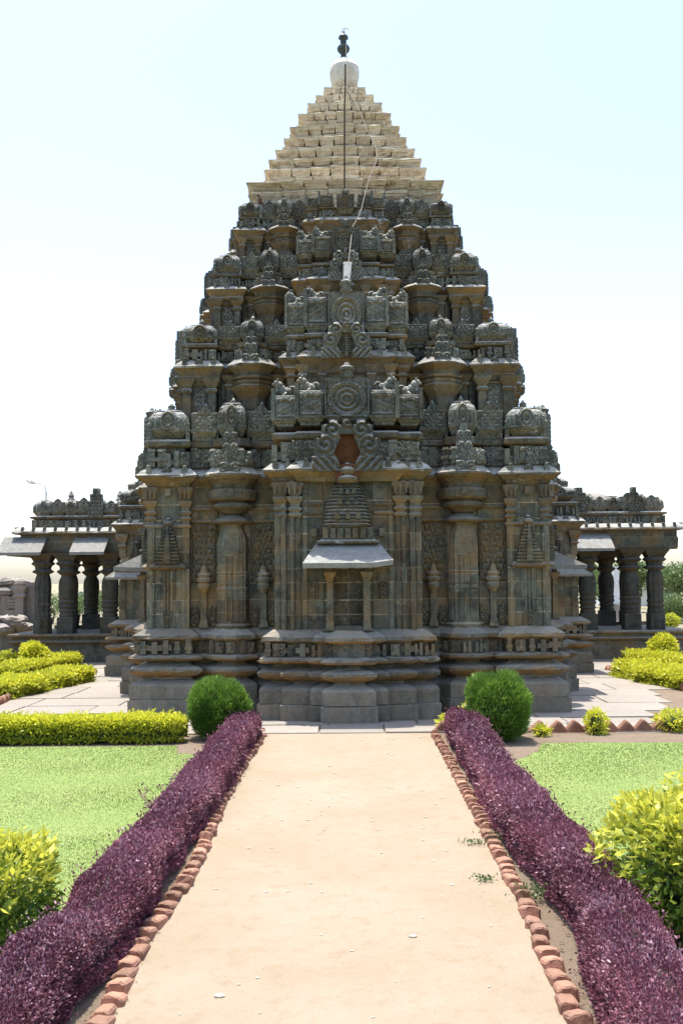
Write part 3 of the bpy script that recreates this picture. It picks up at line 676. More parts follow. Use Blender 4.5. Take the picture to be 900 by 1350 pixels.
    for hw, yf in cen[:2]: kapota(0, yf/2-1*r, hw*2, -yf-2*r, zc, s, False, pr, ks/s)
    R0 = (.38 if k == 0 else .43)*r
    e = .012
    b = MB().lathe(0, 0, [(zc+z*ks+e, R0+o*s*1.05) for z, o in KAP0], 8 if k else 16, 0 if k else .04, math.pi/8, .004)
    face('cornice', b.mesh('cornice', M['tower']), SX*r, SY*r, both=True, pri=pr)
    # antefixes standing on the cornice
    asz = ks*.95
    for x in (-cc-cw*.42, -cc+cw*.42): face('antefix', ANT, x, -cc-cw/2-.10*s, zc+.03*s, sc=asz, both=True, pri=pr)
    face('antefix', ANTW, -cc, -cc-cw/2-.11*s, zc+.03*s, sc=asz, both=True, pri=pr)
    for x in (1.30*r, 1.08*r): face('antefix', ANT, x, -4.61*r-.12*s, zc+.03*s, sc=asz, both=True, pri=pr)
    face('antefix', ANT, .74*r, -4.76*r-.12*s, zc+.03*s, sc=asz, both=True, pri=pr)
    face('antefix', ANTW, .95*r, -4.76*r-.08*s, zc+.03*s, sc=asz*.8, both=True, pri=pr)
    # stepped gable on the shaft's eave
    gb = MB(); gw = .36*r; gz = zc+.03
    hts = [z1-zc+.03, (zf-z1)*1.0, (t0-zf)*.9]
    for i, (a, h_) in enumerate(zip((1.25, .85, .72), hts)):
        gb.relief(gw*a, h_*.97, foliage_hf(1, 2, .9), None if i else (lambda U, V: np.abs(U) < 1-.3*V), 16, 12, .035, .30*r, 0, -.50*r+.06*i*r, gz); gz += h_
    gb.relief(gw*.38, .12*s, lambda U, V: .5+0*U, None, 4, 4, .03, .2*r, 0, -.36*r, gz)
    face('gable_panel', gb.mesh('gable_panel', M['carved']), SX*r, SY*r, both=True, pri=pr)
    # frieze backing and blocks
    fz = zf-z1
    e = .006
    for cx, cy, wd, dp, bo in ((-cc, -cc, cw, cw, True), (0, -1.6*r, 6.0*r, 3.91*r, False), (0, cen[0][1]/2-r, cen[0][0]*2, -cen[0][1]-2*r, False), (0, cen[1][1]/2-r, cen[1][0]*2, -cen[1][1]-2*r, False)):
        me = MB().loft(0, 0, wd, dp, [(z1-.05+uz(), -.09*s), (zf+.02+uz(), -.09*s)], .3, .003).mesh('frieze_course', M['tower']); face('frieze_course', me, cx, cy, both=bo, pri=pr)
    zfac = fz/.23
    frieze_row(-cc-cw/2, -cc+cw/2, -cc-cw/2-.0, z1, zfac, s, True, pr, FB, step=.19, zf=.98)
    frieze_row(-3.02*r, -2.55*r, -3.60*r, z1, zfac, s, True, pr+2, FB, step=.17, zf=.98)
    frieze_row(-1.88*r, -1.40*r, -3.60*r, z1, zfac, s, True, pr+2, FB, step=.17, zf=.98)
    frieze_row(-1.34*r, -.95*r, -4.60*r, z1, zfac, s, True, pr, FB, step=.17, zf=.98)
    frieze_row(-.90*r, -.45*r, -4.74*r, z1, zfac, s, True, pr, FB, step=.17, zf=.98)
    for q in range(-2, 3):
        if q == 0: continue
        for fi, fa in FACES:
            for sg in (1, -1): put('frieze_block', random.choice(FB), RZ(fa)@T(sg*SX*r, SY*r+(.10*r if fi else 0), z1)@RZ(q*.42)@T(0, -.40*r, 0)@S(zfac*.9, zfac, zfac*.85), pr+fi*10)
    # ledge slab
    for cx, cy, wd, dp, bo in ((-cc, -cc, cw, cw, True), (0, -1.6*r, 6.0*r, 3.95*r, False), (0, cen[0][1]/2-r, cen[0][0]*2, -cen[0][1]-2*r, False), (0, cen[1][1]/2-r, cen[1][0]*2, -cen[1][1]-2*r, False)):
        slabrow(cx, cy, wd, dp, zf+.01, zs, .03*s, bo, pri=pr)
    me = MB().lathe(0, 0, [(zf,.30*r),(zf+.02,.38*r),(zs,.38*r),(zs+.01,.3*r)], 8, 0, math.pi/8).mesh('ledge_slab', M['tower']); face('ledge_slab', me, SX*r, SY*r, both=True, pri=pr)
    # turrets
    ht = (t1-t0)*1.12+.03
    for cx, cy, wd, dp, h_, st in ((-cc, -cc, .74*r, .74*r, ht, 'dome'), (-2.74*r, -3.46*r, .50*r, .5*r, ht*1.06, 'panel'), (-2.2*r, -3.54*r, .54*r, .6*r, ht*1.2, 'dome'), (-1.65*r, -3.46*r, .52*r, .5*r, ht*1.1, 'panel')):
        face('turret', kuta_mesh(wd, dp, h_, st).mesh('turret', M['carved']), cx, cy, zs-.01, both=True, pri=pr, faces=FC if cx == -cc else FACES)
    for x, y, z_, q in ((-cc, -cc, zs+ht, 1.), (-2.2*r, -3.54*r, zs+ht*1.18, .8), (-2.74*r, -3.46*r, zs+ht*1.08, .65), (-1.65*r, -3.46*r, zs+ht*1.12, .65)):
        face('pot_finial', FINM, x, y, z_-.02, sc=r*q, both=True, pri=pr+3)
    for x, y in ((-cc-cw*.47, -cc-cw*.44), (-cc+cw*.47, -cc-cw*.44)): face('corner_post', POST, x, y, zs-.01, sc=r, both=True, pri=pr+3)
    for x in (-2.95*r, -2.50*r, -1.90*r, -1.44*r): face('corner_post', POST, x, -3.62*r, zs-.01, sc=r*.8, both=True, pri=pr+4)
    ms, mt_ = [WP(v, Yc2) for v in t['med']]; mh = mt_-ms
    h1 = mh*.66; h2 = mh*.74; zc2 = max(zs, ms-.10*s)
    face('turret', kuta_mesh(.46*r, .5*r, h1, 'shala').mesh('turret', M['carved']), -1.14*r, -4.36*r, zc2, both=True, mirror=True, pri=pr)
    face('turret', kuta_mesh(.52*r, .5*r, h2, 'shala').mesh('turret', M['carved']), -.67*r, -4.50*r, zc2, both=True, mirror=True, pri=pr)
    if k < 3:
        face('lion_carving', LION, -1.17*r, -4.42*r, zc2+h1*.90, sc=r*1.08, both=True, mirror=True, pri=pr)
        face('lion_carving', LION, -.72*r, -4.56*r, zc2+h2*.90, sc=r*1.0, both=True, mirror=True, pri=pr)
    mb = MB(); mw = [.80, .78, .68, .62][k]*r
    mb.relief(mw, mh*.86, medal_hf, None, 44, 44, .045, .35*r, 0, 0, ms); mb.loft(0, .18*r, mw*.9, .4*r, [(ms-.14*s,-.1*s),(ms-.06*s,-.03*s),(ms,.0)], .2, .003)
    mb.relief(mw*.34, mh*.2, lambda U, V: .5+.5*np.cos(U*7), lambda U, V: np.abs(U) < 1-.6*V, 8, 8, .04, .15, 0, -.02, ms+mh*.86)
    mb.lathe(0, .06, [(ms+mh*.98,.05*s),(ms+mh*1.02,.14*s),(ms+mh*1.08,.15*s),(ms+mh*1.12,.07*s),(ms+mh*1.2,.03*s)], 10)
    face('medallion_panel', mb.mesh('medallion_panel', M['carved']), 0, -4.86*r, pri=pr)
    if t['arch']:
        a0, a1 = [WP(v, YC-4.99*r) for v in t['arch']]; ab = MB()
        aw = [1.26, 1.08, .95][k]*r/[1,.97,1][k]
        ab.relief(aw, a1-a0, arch_hf, arch_mask, 60, 56, .07*r, .22*r, 0, 0, a0)
        face('gable_arch', ab.mesh('gable_arch', M['carved']), 0, -4.99*r, pri=pr)
        nb = MB().loft(0, 0, .62*r, .2, [(a0-.01, 0), (a0+(a1-a0)*.74, 0)], .3, .003)
        if k == 0: nb.box(-.22, .22, -.235, 0, zc-.16, a0+.12)
        face('arch_niche', nb.mesh('arch_niche', M['red'] if k == 0 else M['tower']), 0, -4.76*r, pri=pr)
        if k > 0: face('niche_tower', shrine_relief(.30*r, (a1-a0)*.62, 5, .14*r, .4).mesh('niche_tower', M['tower']), 0, -4.90*r, a0+.02, pri=pr)
    # solid core so that nothing is hollow
    put('tower_core', MB().box(-2.75*r, 2.75*r, -2.75*r, 2.75*r, zc-1.2, t1-.1).mesh('tower_core', M['tower']), T(0, 0, 0))
    prev_top = t1
# --- pale stepped courses at the top
ztop4 = prev_top
LAY = [(252,124,9),(239,130,13),(222,107,9),(210,101,7),(196,92,10),(181,81,10),(166,72,10),(149,61,12),(135,49,9),(125,38,7),(115,27,8)]
zprev = ztop4-.15; put('tower_core', MB().box(-1.95, 1.95, -1.95, 1.95, ztop4-1, ztop4+.05).mesh('tower_core', M['beige']), T(0, 0, 0))
# lowest plain band
for i, (vt, px, hpx) in enumerate(LAY):
    wk = 2.
    for _ in range(25): wk = abs(at0(460-px, vt, YC-wk)[0])
    zt = WP(vt, YC-wk); zb = zprev
    nx_z = zt
    hh = zt-zb; slab_h = min(hh*.62, .30)
    # neck
    put('neck_course', MB().loft(0, 0, 2*wk-.36, 2*wk-.36, [(zb-.05, 0), (zt-slab_h*.9, 0)], .3, .006).mesh('neck_course', M['beige']), T(0, 0, 0))
    n_sub = 3 if hh > .36 else 2
    for sub in range(n_sub):
        za = zb+hh*sub/n_sub; zz = zb+hh*(sub+1)/n_sub; sw = wk-(n_sub-1-sub)*.05-(.0 if sub == n_sub-1 else .06)
        cuts = [(-1.0,-.66,0.), (-.66,-.42,.035), (-.42,-.18,.07), (-.18,.18,.11), (.18,.42,.07), (.42,.66,.035), (.66,1.0,0.)]
        for a, b_, pj in cuts:
            if b_-a > .3 and abs(a+b_) > 1: dep = sw*.34
            else: dep = sw*.34
            ww = (b_-a)*sw-.006; pj2 = (pj*1.2+random.uniform(-.012,.012))*min(1, sw/1.3); hz = zz-za
            bm = MB(); ml = sw; nn = max(2, int(ww/.16)); el, er = (.09 if a < -.9 else .012), (.09 if b_ > .9 else .012)
            prof = [(.04,1.),(.38,.62),(.52,.42),(.55,.30),(.86,.05),(.90,.0),(.995,.01)]; m1 = min(1, sw/1.2); rs_ = []
            for q, o in prof:
                zz_ = za+hz*q+(uz() if q > .99 else 0); yo = o*.11*m1; xa, xb = -ww/2+el*o*m1*1.6, ww/2-er*o*m1*1.6; jt = lambda: random.uniform(-.012,.012)
                fr = [(xa+(xb-xa)*i_/nn+jt(), -dep/2+yo+jt(), zz_+jt()) for i_ in range(nn+1)]
                rs_.append(fr+[(xb, dep/2, zz_), (xa, dep/2, zz_)])
            bm.rings(rs_); me = bm.mesh('course_slab', M['beige'])
            for fi, ang in FC:
                if fi > 2: continue
                put('course_slab', me, RZ(ang)@T((a+b_)/2*sw, -sw-pj2+dep/2, 0), fi*10+i)
    zprev = zt
    put('tower_core', MB().box(-wk+.3*min(1,wk), wk-.3*min(1,wk), -wk+.3*min(1,wk), wk-.3*min(1,wk), zb, zt-.03).mesh('tower_core', M['beige']), T(0, 0, 0))
# bulb and metal finial
Z = lambda v: WP(v, YC)
PX = abs(at0(461, 100, YC)[0])
zb = Z(114)
b = MB().lathe(0, 0, [(zb-.1, 17*PX), (Z(110), 17.5*PX), (Z(104), 19*PX), (Z(96), 19.5*PX), (Z(91), 19*PX), (Z(89.5), 18.6*PX), (Z(89), 17.2*PX), (Z(85), 15.5*PX), (Z(82.5), 12.5*PX), (Z(82), 11*PX), (Z(79), 8*PX), (Z(78.5), 5*PX)], 24)
bulb = b.mesh('crowning_bulb', M['white'], True); put('crowning_bulb', bulb, T(0, 0, 0))
b = MB().lathe(-.02, 0, [(Z(79), 7*PX), (Z(76.5), 5*PX), (Z(75), 3.5*PX), (Z(71), 3.5*PX), (Z(70), 5.5*PX), (Z(67), 8*PX), (Z(64), 8.5*PX), (Z(61), 7*PX), (Z(59.5), 4*PX), (Z(58), 3.2*PX), (Z(56), 4.5*PX), (Z(55), 3*PX), (Z(53), 4.5*PX), (Z(50.5), 6.8*PX), (Z(48), 6*PX), (Z(45.5), 2.5*PX), (Z(44), 2*PX), (Z(42), 1.2*PX)], 16)
put('pot_finial', b.mesh('pot_finial', M['bronze'], True), T(0, 0, 0))
b = MB().tube([(0,0,Z(45)),(.02,0,Z(38)),(.05,0,Z(37.5))], .02).tube([(-.05,0,Z(42)),(-.03,0,Z(38)),(.06,0,Z(37)),(.12,0,Z(40))], .018)
put('lightning_rod', b.mesh('lightning_rod', M['lamp']), T(0, 0, 0))
flush(temple)

# ------------------------------------------------------------ hall behind the tower, with its corner bays (same kit, a little lower)
def hall(parent):
    HY = 27.4-YC; zs = .93; hx = 6.2
    core_m = MB().box(-hx+.1, hx-.1, HY+.1, HY+13, 0, 3.9).mesh('hall_wall', M['wall']); put('hall_wall', core_m, T(0, 0, 0))
    put('hall_roof', MB().box(-hx+.3, hx-.3, HY+.3, HY+12.8, 3.9, 4.6).mesh('hall_roof', M['tower']), T(0, 0, 0))
    put('linking_wall', MB().box(-2.6, 2.6, 2.5, HY+1, 0, 4.4).mesh('linking_wall', M['wall']), T(0, 0, 0))
    for sg in (-1, 1):
        for cx in (hx-.55, hx-1.75):
            x = sg*cx; y = HY+.45-(0 if cx > 5 else .12)
            for nm, mt, pr in BASEP:
                e = uz(); put(nm, MB().loft(0, 0, .95, .95, [((z+e)*.93, o) for z, o in pr], .2, .01).mesh(nm, mt), T(x, y))
            put('frieze_course', MB().loft(0,0,.95,.95,[(1.04,.07),(1.3,.07)],.3,.003).mesh('frieze_course', M['mould']), T(x, y))
            for q in range(6): put('frieze_block', random.choice(FBM), T(x-.5+.2*q, y-.62, 1.065))
            for q in range(4): put('frieze_block', random.choice(FBM), T(x+sg*.62, y-.35+.22*q, 1.065)@RZ(sg*math.pi/2))
            zz = [1.49,1.75,2.0,2.3,2.55,2.85,3.15,3.42,3.85]
            for k in range(len(zz)-1):
                for a, b_, d in ((-.47,-.28,0),(-.27,-.10,.04),(-.10,.10,.0),(.10,.27,.04),(.28,.47,0)):
                    if 3 < k < 6: continue
                    put('wall_block', block_mesh(b_-a-.012, zz[k+1]-zz[k]-.014, .1, 'wall'), T(x+(a+b_)/2, y-.475+d, zz[k]+.006))
            put('wall_core', MB().box(-.44,.44,-.42,.44,1.48,3.9).mesh('wall_core', M['mortar']), T(x, y))
            put('awning_slab', awning(.62,.40,2.62,2.92,.42,.06).mesh('awning_slab', M['slab']), T(x, y-.40), 0)
            if cx > 5: put('awning_slab', awning(.62,.40,2.62,2.92,.42,.06).mesh('awning_slab', M['slab']), T(x+sg*.40, y)@RZ(sg*math.pi/2), 0)
            put('shrine_relief', shrine_relief(.46,.72,7,.16,.36).mesh('shrine_relief', M['tower']), T(x, y-.48, 2.92))
            for dx in (-.38, .38): put('pilaster_capital', MB().loft(0,0,.16,.16,[(3.42,0),(3.46,.04),(3.5,0),(3.56,.02),(3.68,.08),(3.78,.09)],.3,.002).mesh('pilaster_capital', M['mould']), T(x+dx, y-.45))
            put('cornice', MB().loft(0,0,.95,.95,[(4.0+z*.9+uz(), o) for z, o in KAP],.15,.006).mesh('cornice', M['tower']), T(x, y))
            for q in range(4): put('antefix', random.choice((ANT, ANTW)), T(x-.45+.3*q, y-.58, 4.02)@S(.9,.9,.9))
            put('frieze_course', MB().loft(0,0,.85,.85,[(4.15,0),(4.45,0)],.3,.003).mesh('frieze_course', M['tower']), T(x, y))
            for q in range(5): put('frieze_block', random.choice(FB), T(x-.42+.21*q, y-.45, 4.18)@S(1,1,1.1))
            put('ledge_slab', MB().loft(0,0,.95,.95,[(4.44,-.05),(4.47,.03),(4.53,.03),(4.56,-.02)],.2,.005).mesh('ledge_slab', M['tower']), T(x, y))
            put('turret', kuta_mesh(.92,.92,.42,'dome').mesh('turret', M['carved']), T(x, y, 4.56))
            put('turret', kuta_mesh(.62,.62,.30,'dome').mesh('turret', M['carved']), T(x, y+.1, 4.92))
        # wall between the corner bays and along the flank
        put('wall_block', block_mesh(1.2, 2.2, .2, 'wall'), T(sg*(hx-1.15), HY+.25, 1.5))
hall(temple); flush(temple)

# ------------------------------------------------------------ pillared porches
def column_mesh(star):
    zb, zt = .90, 3.40
    b = MB(); P = lambda q: zb+(zt-zb)*q
    if star:
        b.lathe(0,0,[(P(0),.30),(P(.205),.30),(P(.21),.24)], 16, .10)
        pr = [(.20,.25),(.24,.27),(.28,.24),(.30,.27),(.33,.24),(.36,.28),(.38,.25),(.60,.27),(.68,.25),(.74,.20),(.765,.34),(.78,.34),(.80,.25),(.84,.27),(.865,.37),(.88,.37),(.90,.30)]
        b.lathe(0,0,[(P(a), r) for a, r in pr], 20, .09)
    else:
        b.loft(0,0,.50,.50,[(P(0),0),(P(.20),0),(P(.21),-.03)],.3,.003)
        pr = [(.20,.22),(.23,.25),(.26,.21),(.28,.26),(.31,.22),(.34,.27),(.37,.24),(.40,.27),(.42,.23),(.45,.25),(.58,.27),(.66,.25),(.72,.18),(.765,.32),(.78,.32),(.80,.23),(.84,.25),(.865,.35),(.88,.35),(.90,.28)]
        b.lathe(0,0,[(P(a), r) for a, r in pr], 20)
    b.loft(0,0,.50,.50,[(P(.89),-.02),(P(.93),.03),(P(.97),.10),(P(1.0),.14)],.3,.003)
    return b.mesh('column', M['column'])
CM = [column_mesh(False), column_mesh(True)]
def porch(sg):
    PY = 31.6-YC; x0, x1 = 6.0, 10.45
    b = MB()
    cx = (x0+x1)/2; wd = x1-x0; dp = 4.6; cy = dp/2
    b.loft(0, 0, wd-.3, dp-.3, [(0,.08),(.42,.08),(.43,.04),(.60,.04),(.63,.16),(.68,.18),(.72,.08)], .4, .006)
    b.loft(0, 0, wd-.3, dp-.3, [(.72,.06),(.80,.06),(.82,.17),(.86,.19),(.905,.17),(.91,.12)], .3, .008)
    pc = link('porch', b.mesh('porch', M['mould']), temple, T(sg*cx, PY+cy))
    def sub(name, me, M_): return link(name, me, pc, M_)
    for x, y, st in ((9.52,.40,1),(8.76,.40,0),(7.42,.40,0),(9.52,3.6,1),(8.76,3.4,0),(7.42,3.4,0)):
        sub('column', CM[st], T(sg*(x-cx), y-cy))
    # beams and ceiling
    sub('beam', MB().loft(0,0,wd-.50,.34,[(3.40,.0),(3.46,.02),(3.74,.03),(3.80,.0),(3.98,.0)],.5,.006).mesh('beam', M['wall']), T(-sg*.0, .42-cy))
    sub('beam', MB().loft(0,0,wd-.50,.34,[(3.40,.0),(3.98,.0)],.5,.006).mesh('beam', M['wall']), T(0, 3.4-cy))
    sub('beam', MB().loft(0,0,.34,3.9,[(3.405,.0),(3.74,.03),(3.985,.0)],.5,.006).mesh('beam', M['wall']), T(sg*(9.62-cx), -.1))
    sub('ceiling_slab', MB().box(-wd/2+.3, wd/2-.3, -cy+.4, cy-.3, 3.90, 4.06).mesh('ceiling_slab', M['tower']), T(0, 0))
    # sloping eave slabs, some of them missing
    def eave(w, z1=3.42, z0=3.92, p=.72):
        m = MB(); m.add([(-w/2,0,z0),(w/2,0,z0),(w/2,-p,z1),(-w/2,-p,z1),(-w/2,0,z0-.09),(w/2,0,z0-.09),(w/2,-p,z1-.09),(-w/2,-p,z1-.09)],[(0,3,2,1),(4,5,6,7),(3,7,6,2),(0,4,7,3),(1,2,6,5),(0,1,5,4)])
        return m.jit(.006).mesh('eave_slab', M['slab'])
    if sg < 0:
        sub('eave_slab', eave(1.35), T(sg*(10.0-cx)-.05, .30-cy)); sub('eave_slab', eave(1.06), T(sg*(7.97-cx), .30-cy))
        sub('eave_slab', eave(3.6), T(sg*(9.98-cx), 0)@RZ(-math.pi/2))
    else:
        sub('eave_slab', eave(1.3), T(sg*(7.45-cx), .30-cy)); sub('eave_slab', eave(2.4, 3.80, 3.98, .55), T(sg*(9.85-cx), .4)@RZ(math.pi/2))
    # cornice, frieze, ledge, turrets
    e = .0
    cwid = wd-.36
    sub('cornice', MB().loft(0,0,cwid,dp-.5,[(3.98,.0),(4.0,.16),(4.03,.19),(4.08,.17),(4.16,.08),(4.20,.02)],.2,.008).mesh('cornice', M['tower']), T(-sg*.02, 0))
    n = 12
    for i in range(n): sub('antefix', ANT, T(-cwid/2+cwid*(i+.5)/n, -dp/2+.13, 4.03)@S(1.0,1,1.0))
    for i in range(8): sub('antefix', ANT, T(sg*(cwid/2+.12), -dp/2+.4+.5*i, 4.03)@RZ(sg*math.pi/2)@S(1.0,1,1.0))
    sub('frieze_course', MB().loft(0,0,cwid-.5,dp-.9,[(4.18,0),(4.46,0)],.4,.004).mesh('frieze_course', M['tower']), T(-sg*.1, 0))
    for i in range(14): sub('frieze_block', random.choice(FB), T(-sg*.1-(cwid-.5)/2+(cwid-.5)*(i+.5)/14, -dp/2+.43, 4.20)@S(1.2,1,1.05))
    sub('ledge_slab', MB().loft(0,0,cwid-.6,dp-1.0,[(4.46,-.02),(4.50,.10),(4.56,.11),(4.60,.0)],.2,.006).mesh('ledge_slab', M['tower']), T(-sg*.12, 0))
    xs = [-1.45,-1.02,-.6,-.2,.22,.66,1.05,1.42]
    for i, x in enumerate(xs):
        st = ('dome','panel')[i % 2]
        big = i == (4 if sg < 0 else 3)
        sub('turret', kuta_mesh(.46, .6, random.uniform(.44,.56), st).mesh('turret', M['carved']), T(x-sg*.12, -dp/2+.78, 4.58))
    sub('parapet_core', MB().loft(0,0,cwid-1.0,dp-1.6,[(4.58,0),(4.92,0),(5.0,-.1)],.4,.006).mesh('parapet_core', M['tower']), T(-sg*.12, .1))
    for i in range(5): sub('turret', kuta_mesh(.6, .46, .5, 'dome').mesh('turret', M['carved']), T(sg*(cwid/2-.5), -dp/2+1.3+.6*i, 4.58))
    # tall gable plaques standing on the roof edge
    gb = MB().relief(.46, .92, foliage_hf(4, 2, 2.), lambda U, V: np.abs(U) < np.where(V < .55, .95, np.where(V < .8, .75, .45)), 18, 30, .05, .2)
    g = gb.mesh('gable_panel', M['carved'])
    if sg < 0: sub('gable_panel', g, T(.35-sg*.1-.12, -dp/2+.42, 4.52)); spots = (1.0, 1.3, -.55)
    else: sub('gable_panel', g, T(-1.0, -dp/2+.42, 4.52)@S(1.15,1,.9)); sub('gable_panel', g, T(.72, -dp/2+.42, 4.52)@S(.75,1,.9)); spots = (-1.45,)
    for x in spots: sub('finial_stone', MB().lathe(0,0,[(0,.10),(.1,.13),(.16,.08),(.22,.10),(.30,.06),(.38,.02)],8).mesh('finial_stone', M['carved']), T(x, -dp/2+.8, 5.02))
    # low seat back ledge seen between columns, rear parapet
    sub('seat_ledge', MB().box(-wd/2+.35, wd/2-.2, dp/2-.9, dp/2-.35, .90, 1.02).mesh('seat_ledge', M['mould']), T(0, 0))
porch(-1); porch(1)
# pale dome of the hall roof just showing over the right porch
_x, _z = at(772, 655, 34.0)
link('roof_dome', MB().lathe(0,0,[(4.2,1.0),(4.9,.95),(5.1,.85),(5.28,.6),(5.38,.25),(5.40,.02)],20).mesh('roof_dome', M['rubble'], True), temple, T(_x, 34.0-YC))

# ------------------------------------------------------------ cables, floodlight, bird
def cable(pts, r, mat, label):
    me = MB().tube(pts, r, 5).mesh('cable', mat); return tag(link('cable', me), label, 'cable')
def front_y(v):   # distance of the tower's middle front at pixel row v
    tab = [(60,23.2),(90,22.9),(114,22.6),(135,22.15),(166,21.75),(196,21.4),(222,21.1),(239,20.85),(262,20.55),(300,20.1),(330,19.55),(350,19.35)]
    for (a, ya), (b_, yb) in zip(tab, tab[1:]):
        if v <= b_: return ya+(yb-ya)*(v-a)/(b_-a)
    return tab[-1][1]
pts = []
for u, v in ((456,60),(457,85),(458,100),(457,116),(466,130),(472,142),(478,155),(482,168),(490,183),(496,196),(497,205),(496,212),(491,224),(486,236),(481,256),(476,276),(471,288),(465,298),(463,312),(461,330),(459,349)):
    Y = front_y(v); x, z = at(u, v, Y-.12); pts.append((x, Y-.12, z))
cable(pts, .009, M['wire'], 'thin pale cable looping from the finial down to the white floodlight')
pts = []
for v in (85, 110, 140, 170, 200, 230, 250):
    Y = front_y(v); x, z = at(455-(v > 120), v, Y-.07); pts.append((x, Y-.07, z))
cable(pts, .017, M['wiredark'], 'dark straight cable down the middle of the pale stepped courses')
pts = [(at(385, v, 18.62)[0], 18.645, at(385, v, 18.62)[1]) for v in (645, 700, 740, 775, 800, 825)]
cable(pts, .009, M['wire'], 'thin white conductor wire running down the pilaster left of the niche')
Yl = YC-4.98*TIER[2]['r']; x, z0 = at(457, 378, Yl); z1 = at(457, 349, Yl)[1]
fl = empty('floodlight', (x, Yl, z0), 'white cylindrical floodlight fixed in the centre of the tower front', 'floodlight')
link('lamp_housing', MB().tube([(0,-.02,.14),(.02,-.05,z1-z0)], [.075,.085], 12).tube([(.02,-.05,z1-z0),(.02,-.055,z1-z0+.03)], .095, 12).mesh('lamp_housing', M['lamp']), fl)
link('bracket', MB().box(-.14,.14,-.10,.14,0,.06,.01).box(-.09,.09,-.07,.12,.06,.16,.01).mesh('bracket', M['slab']), fl)
bx, bz = at(342, 270, 21.0)
b = MB().ell((0,0,.07),(.045,.05,.09),8,6).ell((-.03,-.02,.165),(.03,.03,.035),8,6).tube([(.02,0,.05),(.06,.02,-.03),(.08,.03,-.08)],[.03,.025,.012]).tube([(-.05,-.03,.165),(-.085,-.04,.155)],[.012,.003])
b.tube([(-.01,0,.0),(-.01,0,-.04)], .008).tube([(.015,0,.0),(.015,0,-.04)], .008)
zb_ = TIER[3]['z'][5]
tag(link('bird', b.mesh('bird', M['bird'], True), None, T(bx, 21.15, max(bz, zb_+.02))), 'small brown bird perched on the top row of turrets', 'bird')

# ------------------------------------------------------------ ground, path, lawns, paving
def sheet(name, poly, z, mat, kind='structure', sub=0):
    m = bpy.data.meshes.new(name); m.from_pydata([(x, y, z) for x, y in poly], [], [tuple(range(len(poly)))]); m.materials.append(mat)
    return tag(link(name, m), kind=kind)
sheet('ground', [(-900,-60),(900,-60),(900,1500),(-900,1500)], 0, M['land'])
sheet('garden_soil', [(-26,-4),(26,-4),(26,30),(-26,30)], .004, M['soil'])
BL = [gnd(u, v) for u, v in ((112,1390),(155,1311),(191,1240),(235,1180),(264,1133),(290,1067),(322,1008),(348,970))]
BRR = [gnd(u, v) for u, v in ((770,1380),(746,1320),(694,1200),(645,1104),(606,1030),(572,968))]
sheet('path', [(BL[0][0],-3),(BRR[0][0],-3)]+BRR+[(BRR[-1][0],16.9),(BL[-1][0],16.9)]+BL[::-1], .012, M['sand'])
def rag(poly, amp, n=14):
    out = []
    for (a, b_) in zip(poly, poly[1:]+poly[:1]):
        for i in range(n):
            q = i/n; out.append((a[0]+(b_[0]-a[0])*q+random.uniform(-amp,amp), a[1]+(b_[1]-a[1])*q+random.uniform(-amp,amp)))
    return out
LL = rag([(-1.9,6.5),(-1.85,14.9),(-2.5,15.0),(-2.6,15.7),(-12,15.75),(-12,5.2),(-2.4,5.2)], .03)
LR = rag([(2.05,8.9),(2.1,13.9),(2.75,15.1),(2.9,15.75),(13,15.9),(13,6.0),(3.2,6.0),(2.75,7.8),(2.5,8.6)], .03)
lawn_l = sheet('lawn', LL, .012, M['lawn']); lawn_r = sheet('lawn', LR, .012, M['lawn'])
def inpoly(px, py, poly):
    c = np.zeros(len(px), bool); n = len(poly)
    for i in range(n):
        x1, y1 = poly[i]; x2, y2 = poly[(i+1) % n]
        if y1 == y2: continue
        k = ((y1 > py) != (y2 > py)) & (px < (x2-x1)*(py-y1)/(y2-y1)+x1); c ^= k
    return c
def leafmesh(name, P, D, Nn, L, W, mat, rnd, tip=None, fold=.15):
    "one folded four-cornered leaf per point: P base, D direction, Nn side reference"
    n = len(P); D = D/np.linalg.norm(D, axis=1)[:, None]
    Sd = np.cross(D, Nn); Sd /= (np.linalg.norm(Sd, axis=1)[:, None]+1e-9); U = np.cross(Sd, D)
    L = L[:, None]; W = W[:, None]
    V = np.stack([P, P+D*L*.5+Sd*W*.5+U*W*fold, P+D*L, P+D*L*.5-Sd*W*.5+U*W*fold], 1).reshape(-1, 3).astype(np.float32)
    m = bpy.data.meshes.new(name); m.vertices.add(4*n); m.vertices.foreach_set('co', V.ravel())
    m.loops.add(4*n); m.loops.foreach_set('vertex_index', np.arange(4*n, dtype=np.int32)); m.polygons.add(n)
    m.polygons.foreach_set('loop_start', np.arange(0, 4*n, 4, dtype=np.int32)); m.update(calc_edges=True)
    for nm, a in (('rnd', rnd), ('tip', tip if tip is not None else np.zeros(n))):
        at_ = m.attributes.new(nm, 'FLOAT', 'FACE'); at_.data.foreach_set('value', np.clip(a, 0, 1).astype(np.float32))
    m.materials.append(mat); return m
def lump(P, s, seed=0):
    r = np.random.default_rng(seed); out = np.zeros(len(P))
    for i in range(10):
        k = r.normal(size=3); k *= s*r.uniform(.5, 2.)/np.linalg.norm(k); out += np.sin(P@k+r.uniform(0, 6.28))
    return out/10**.5
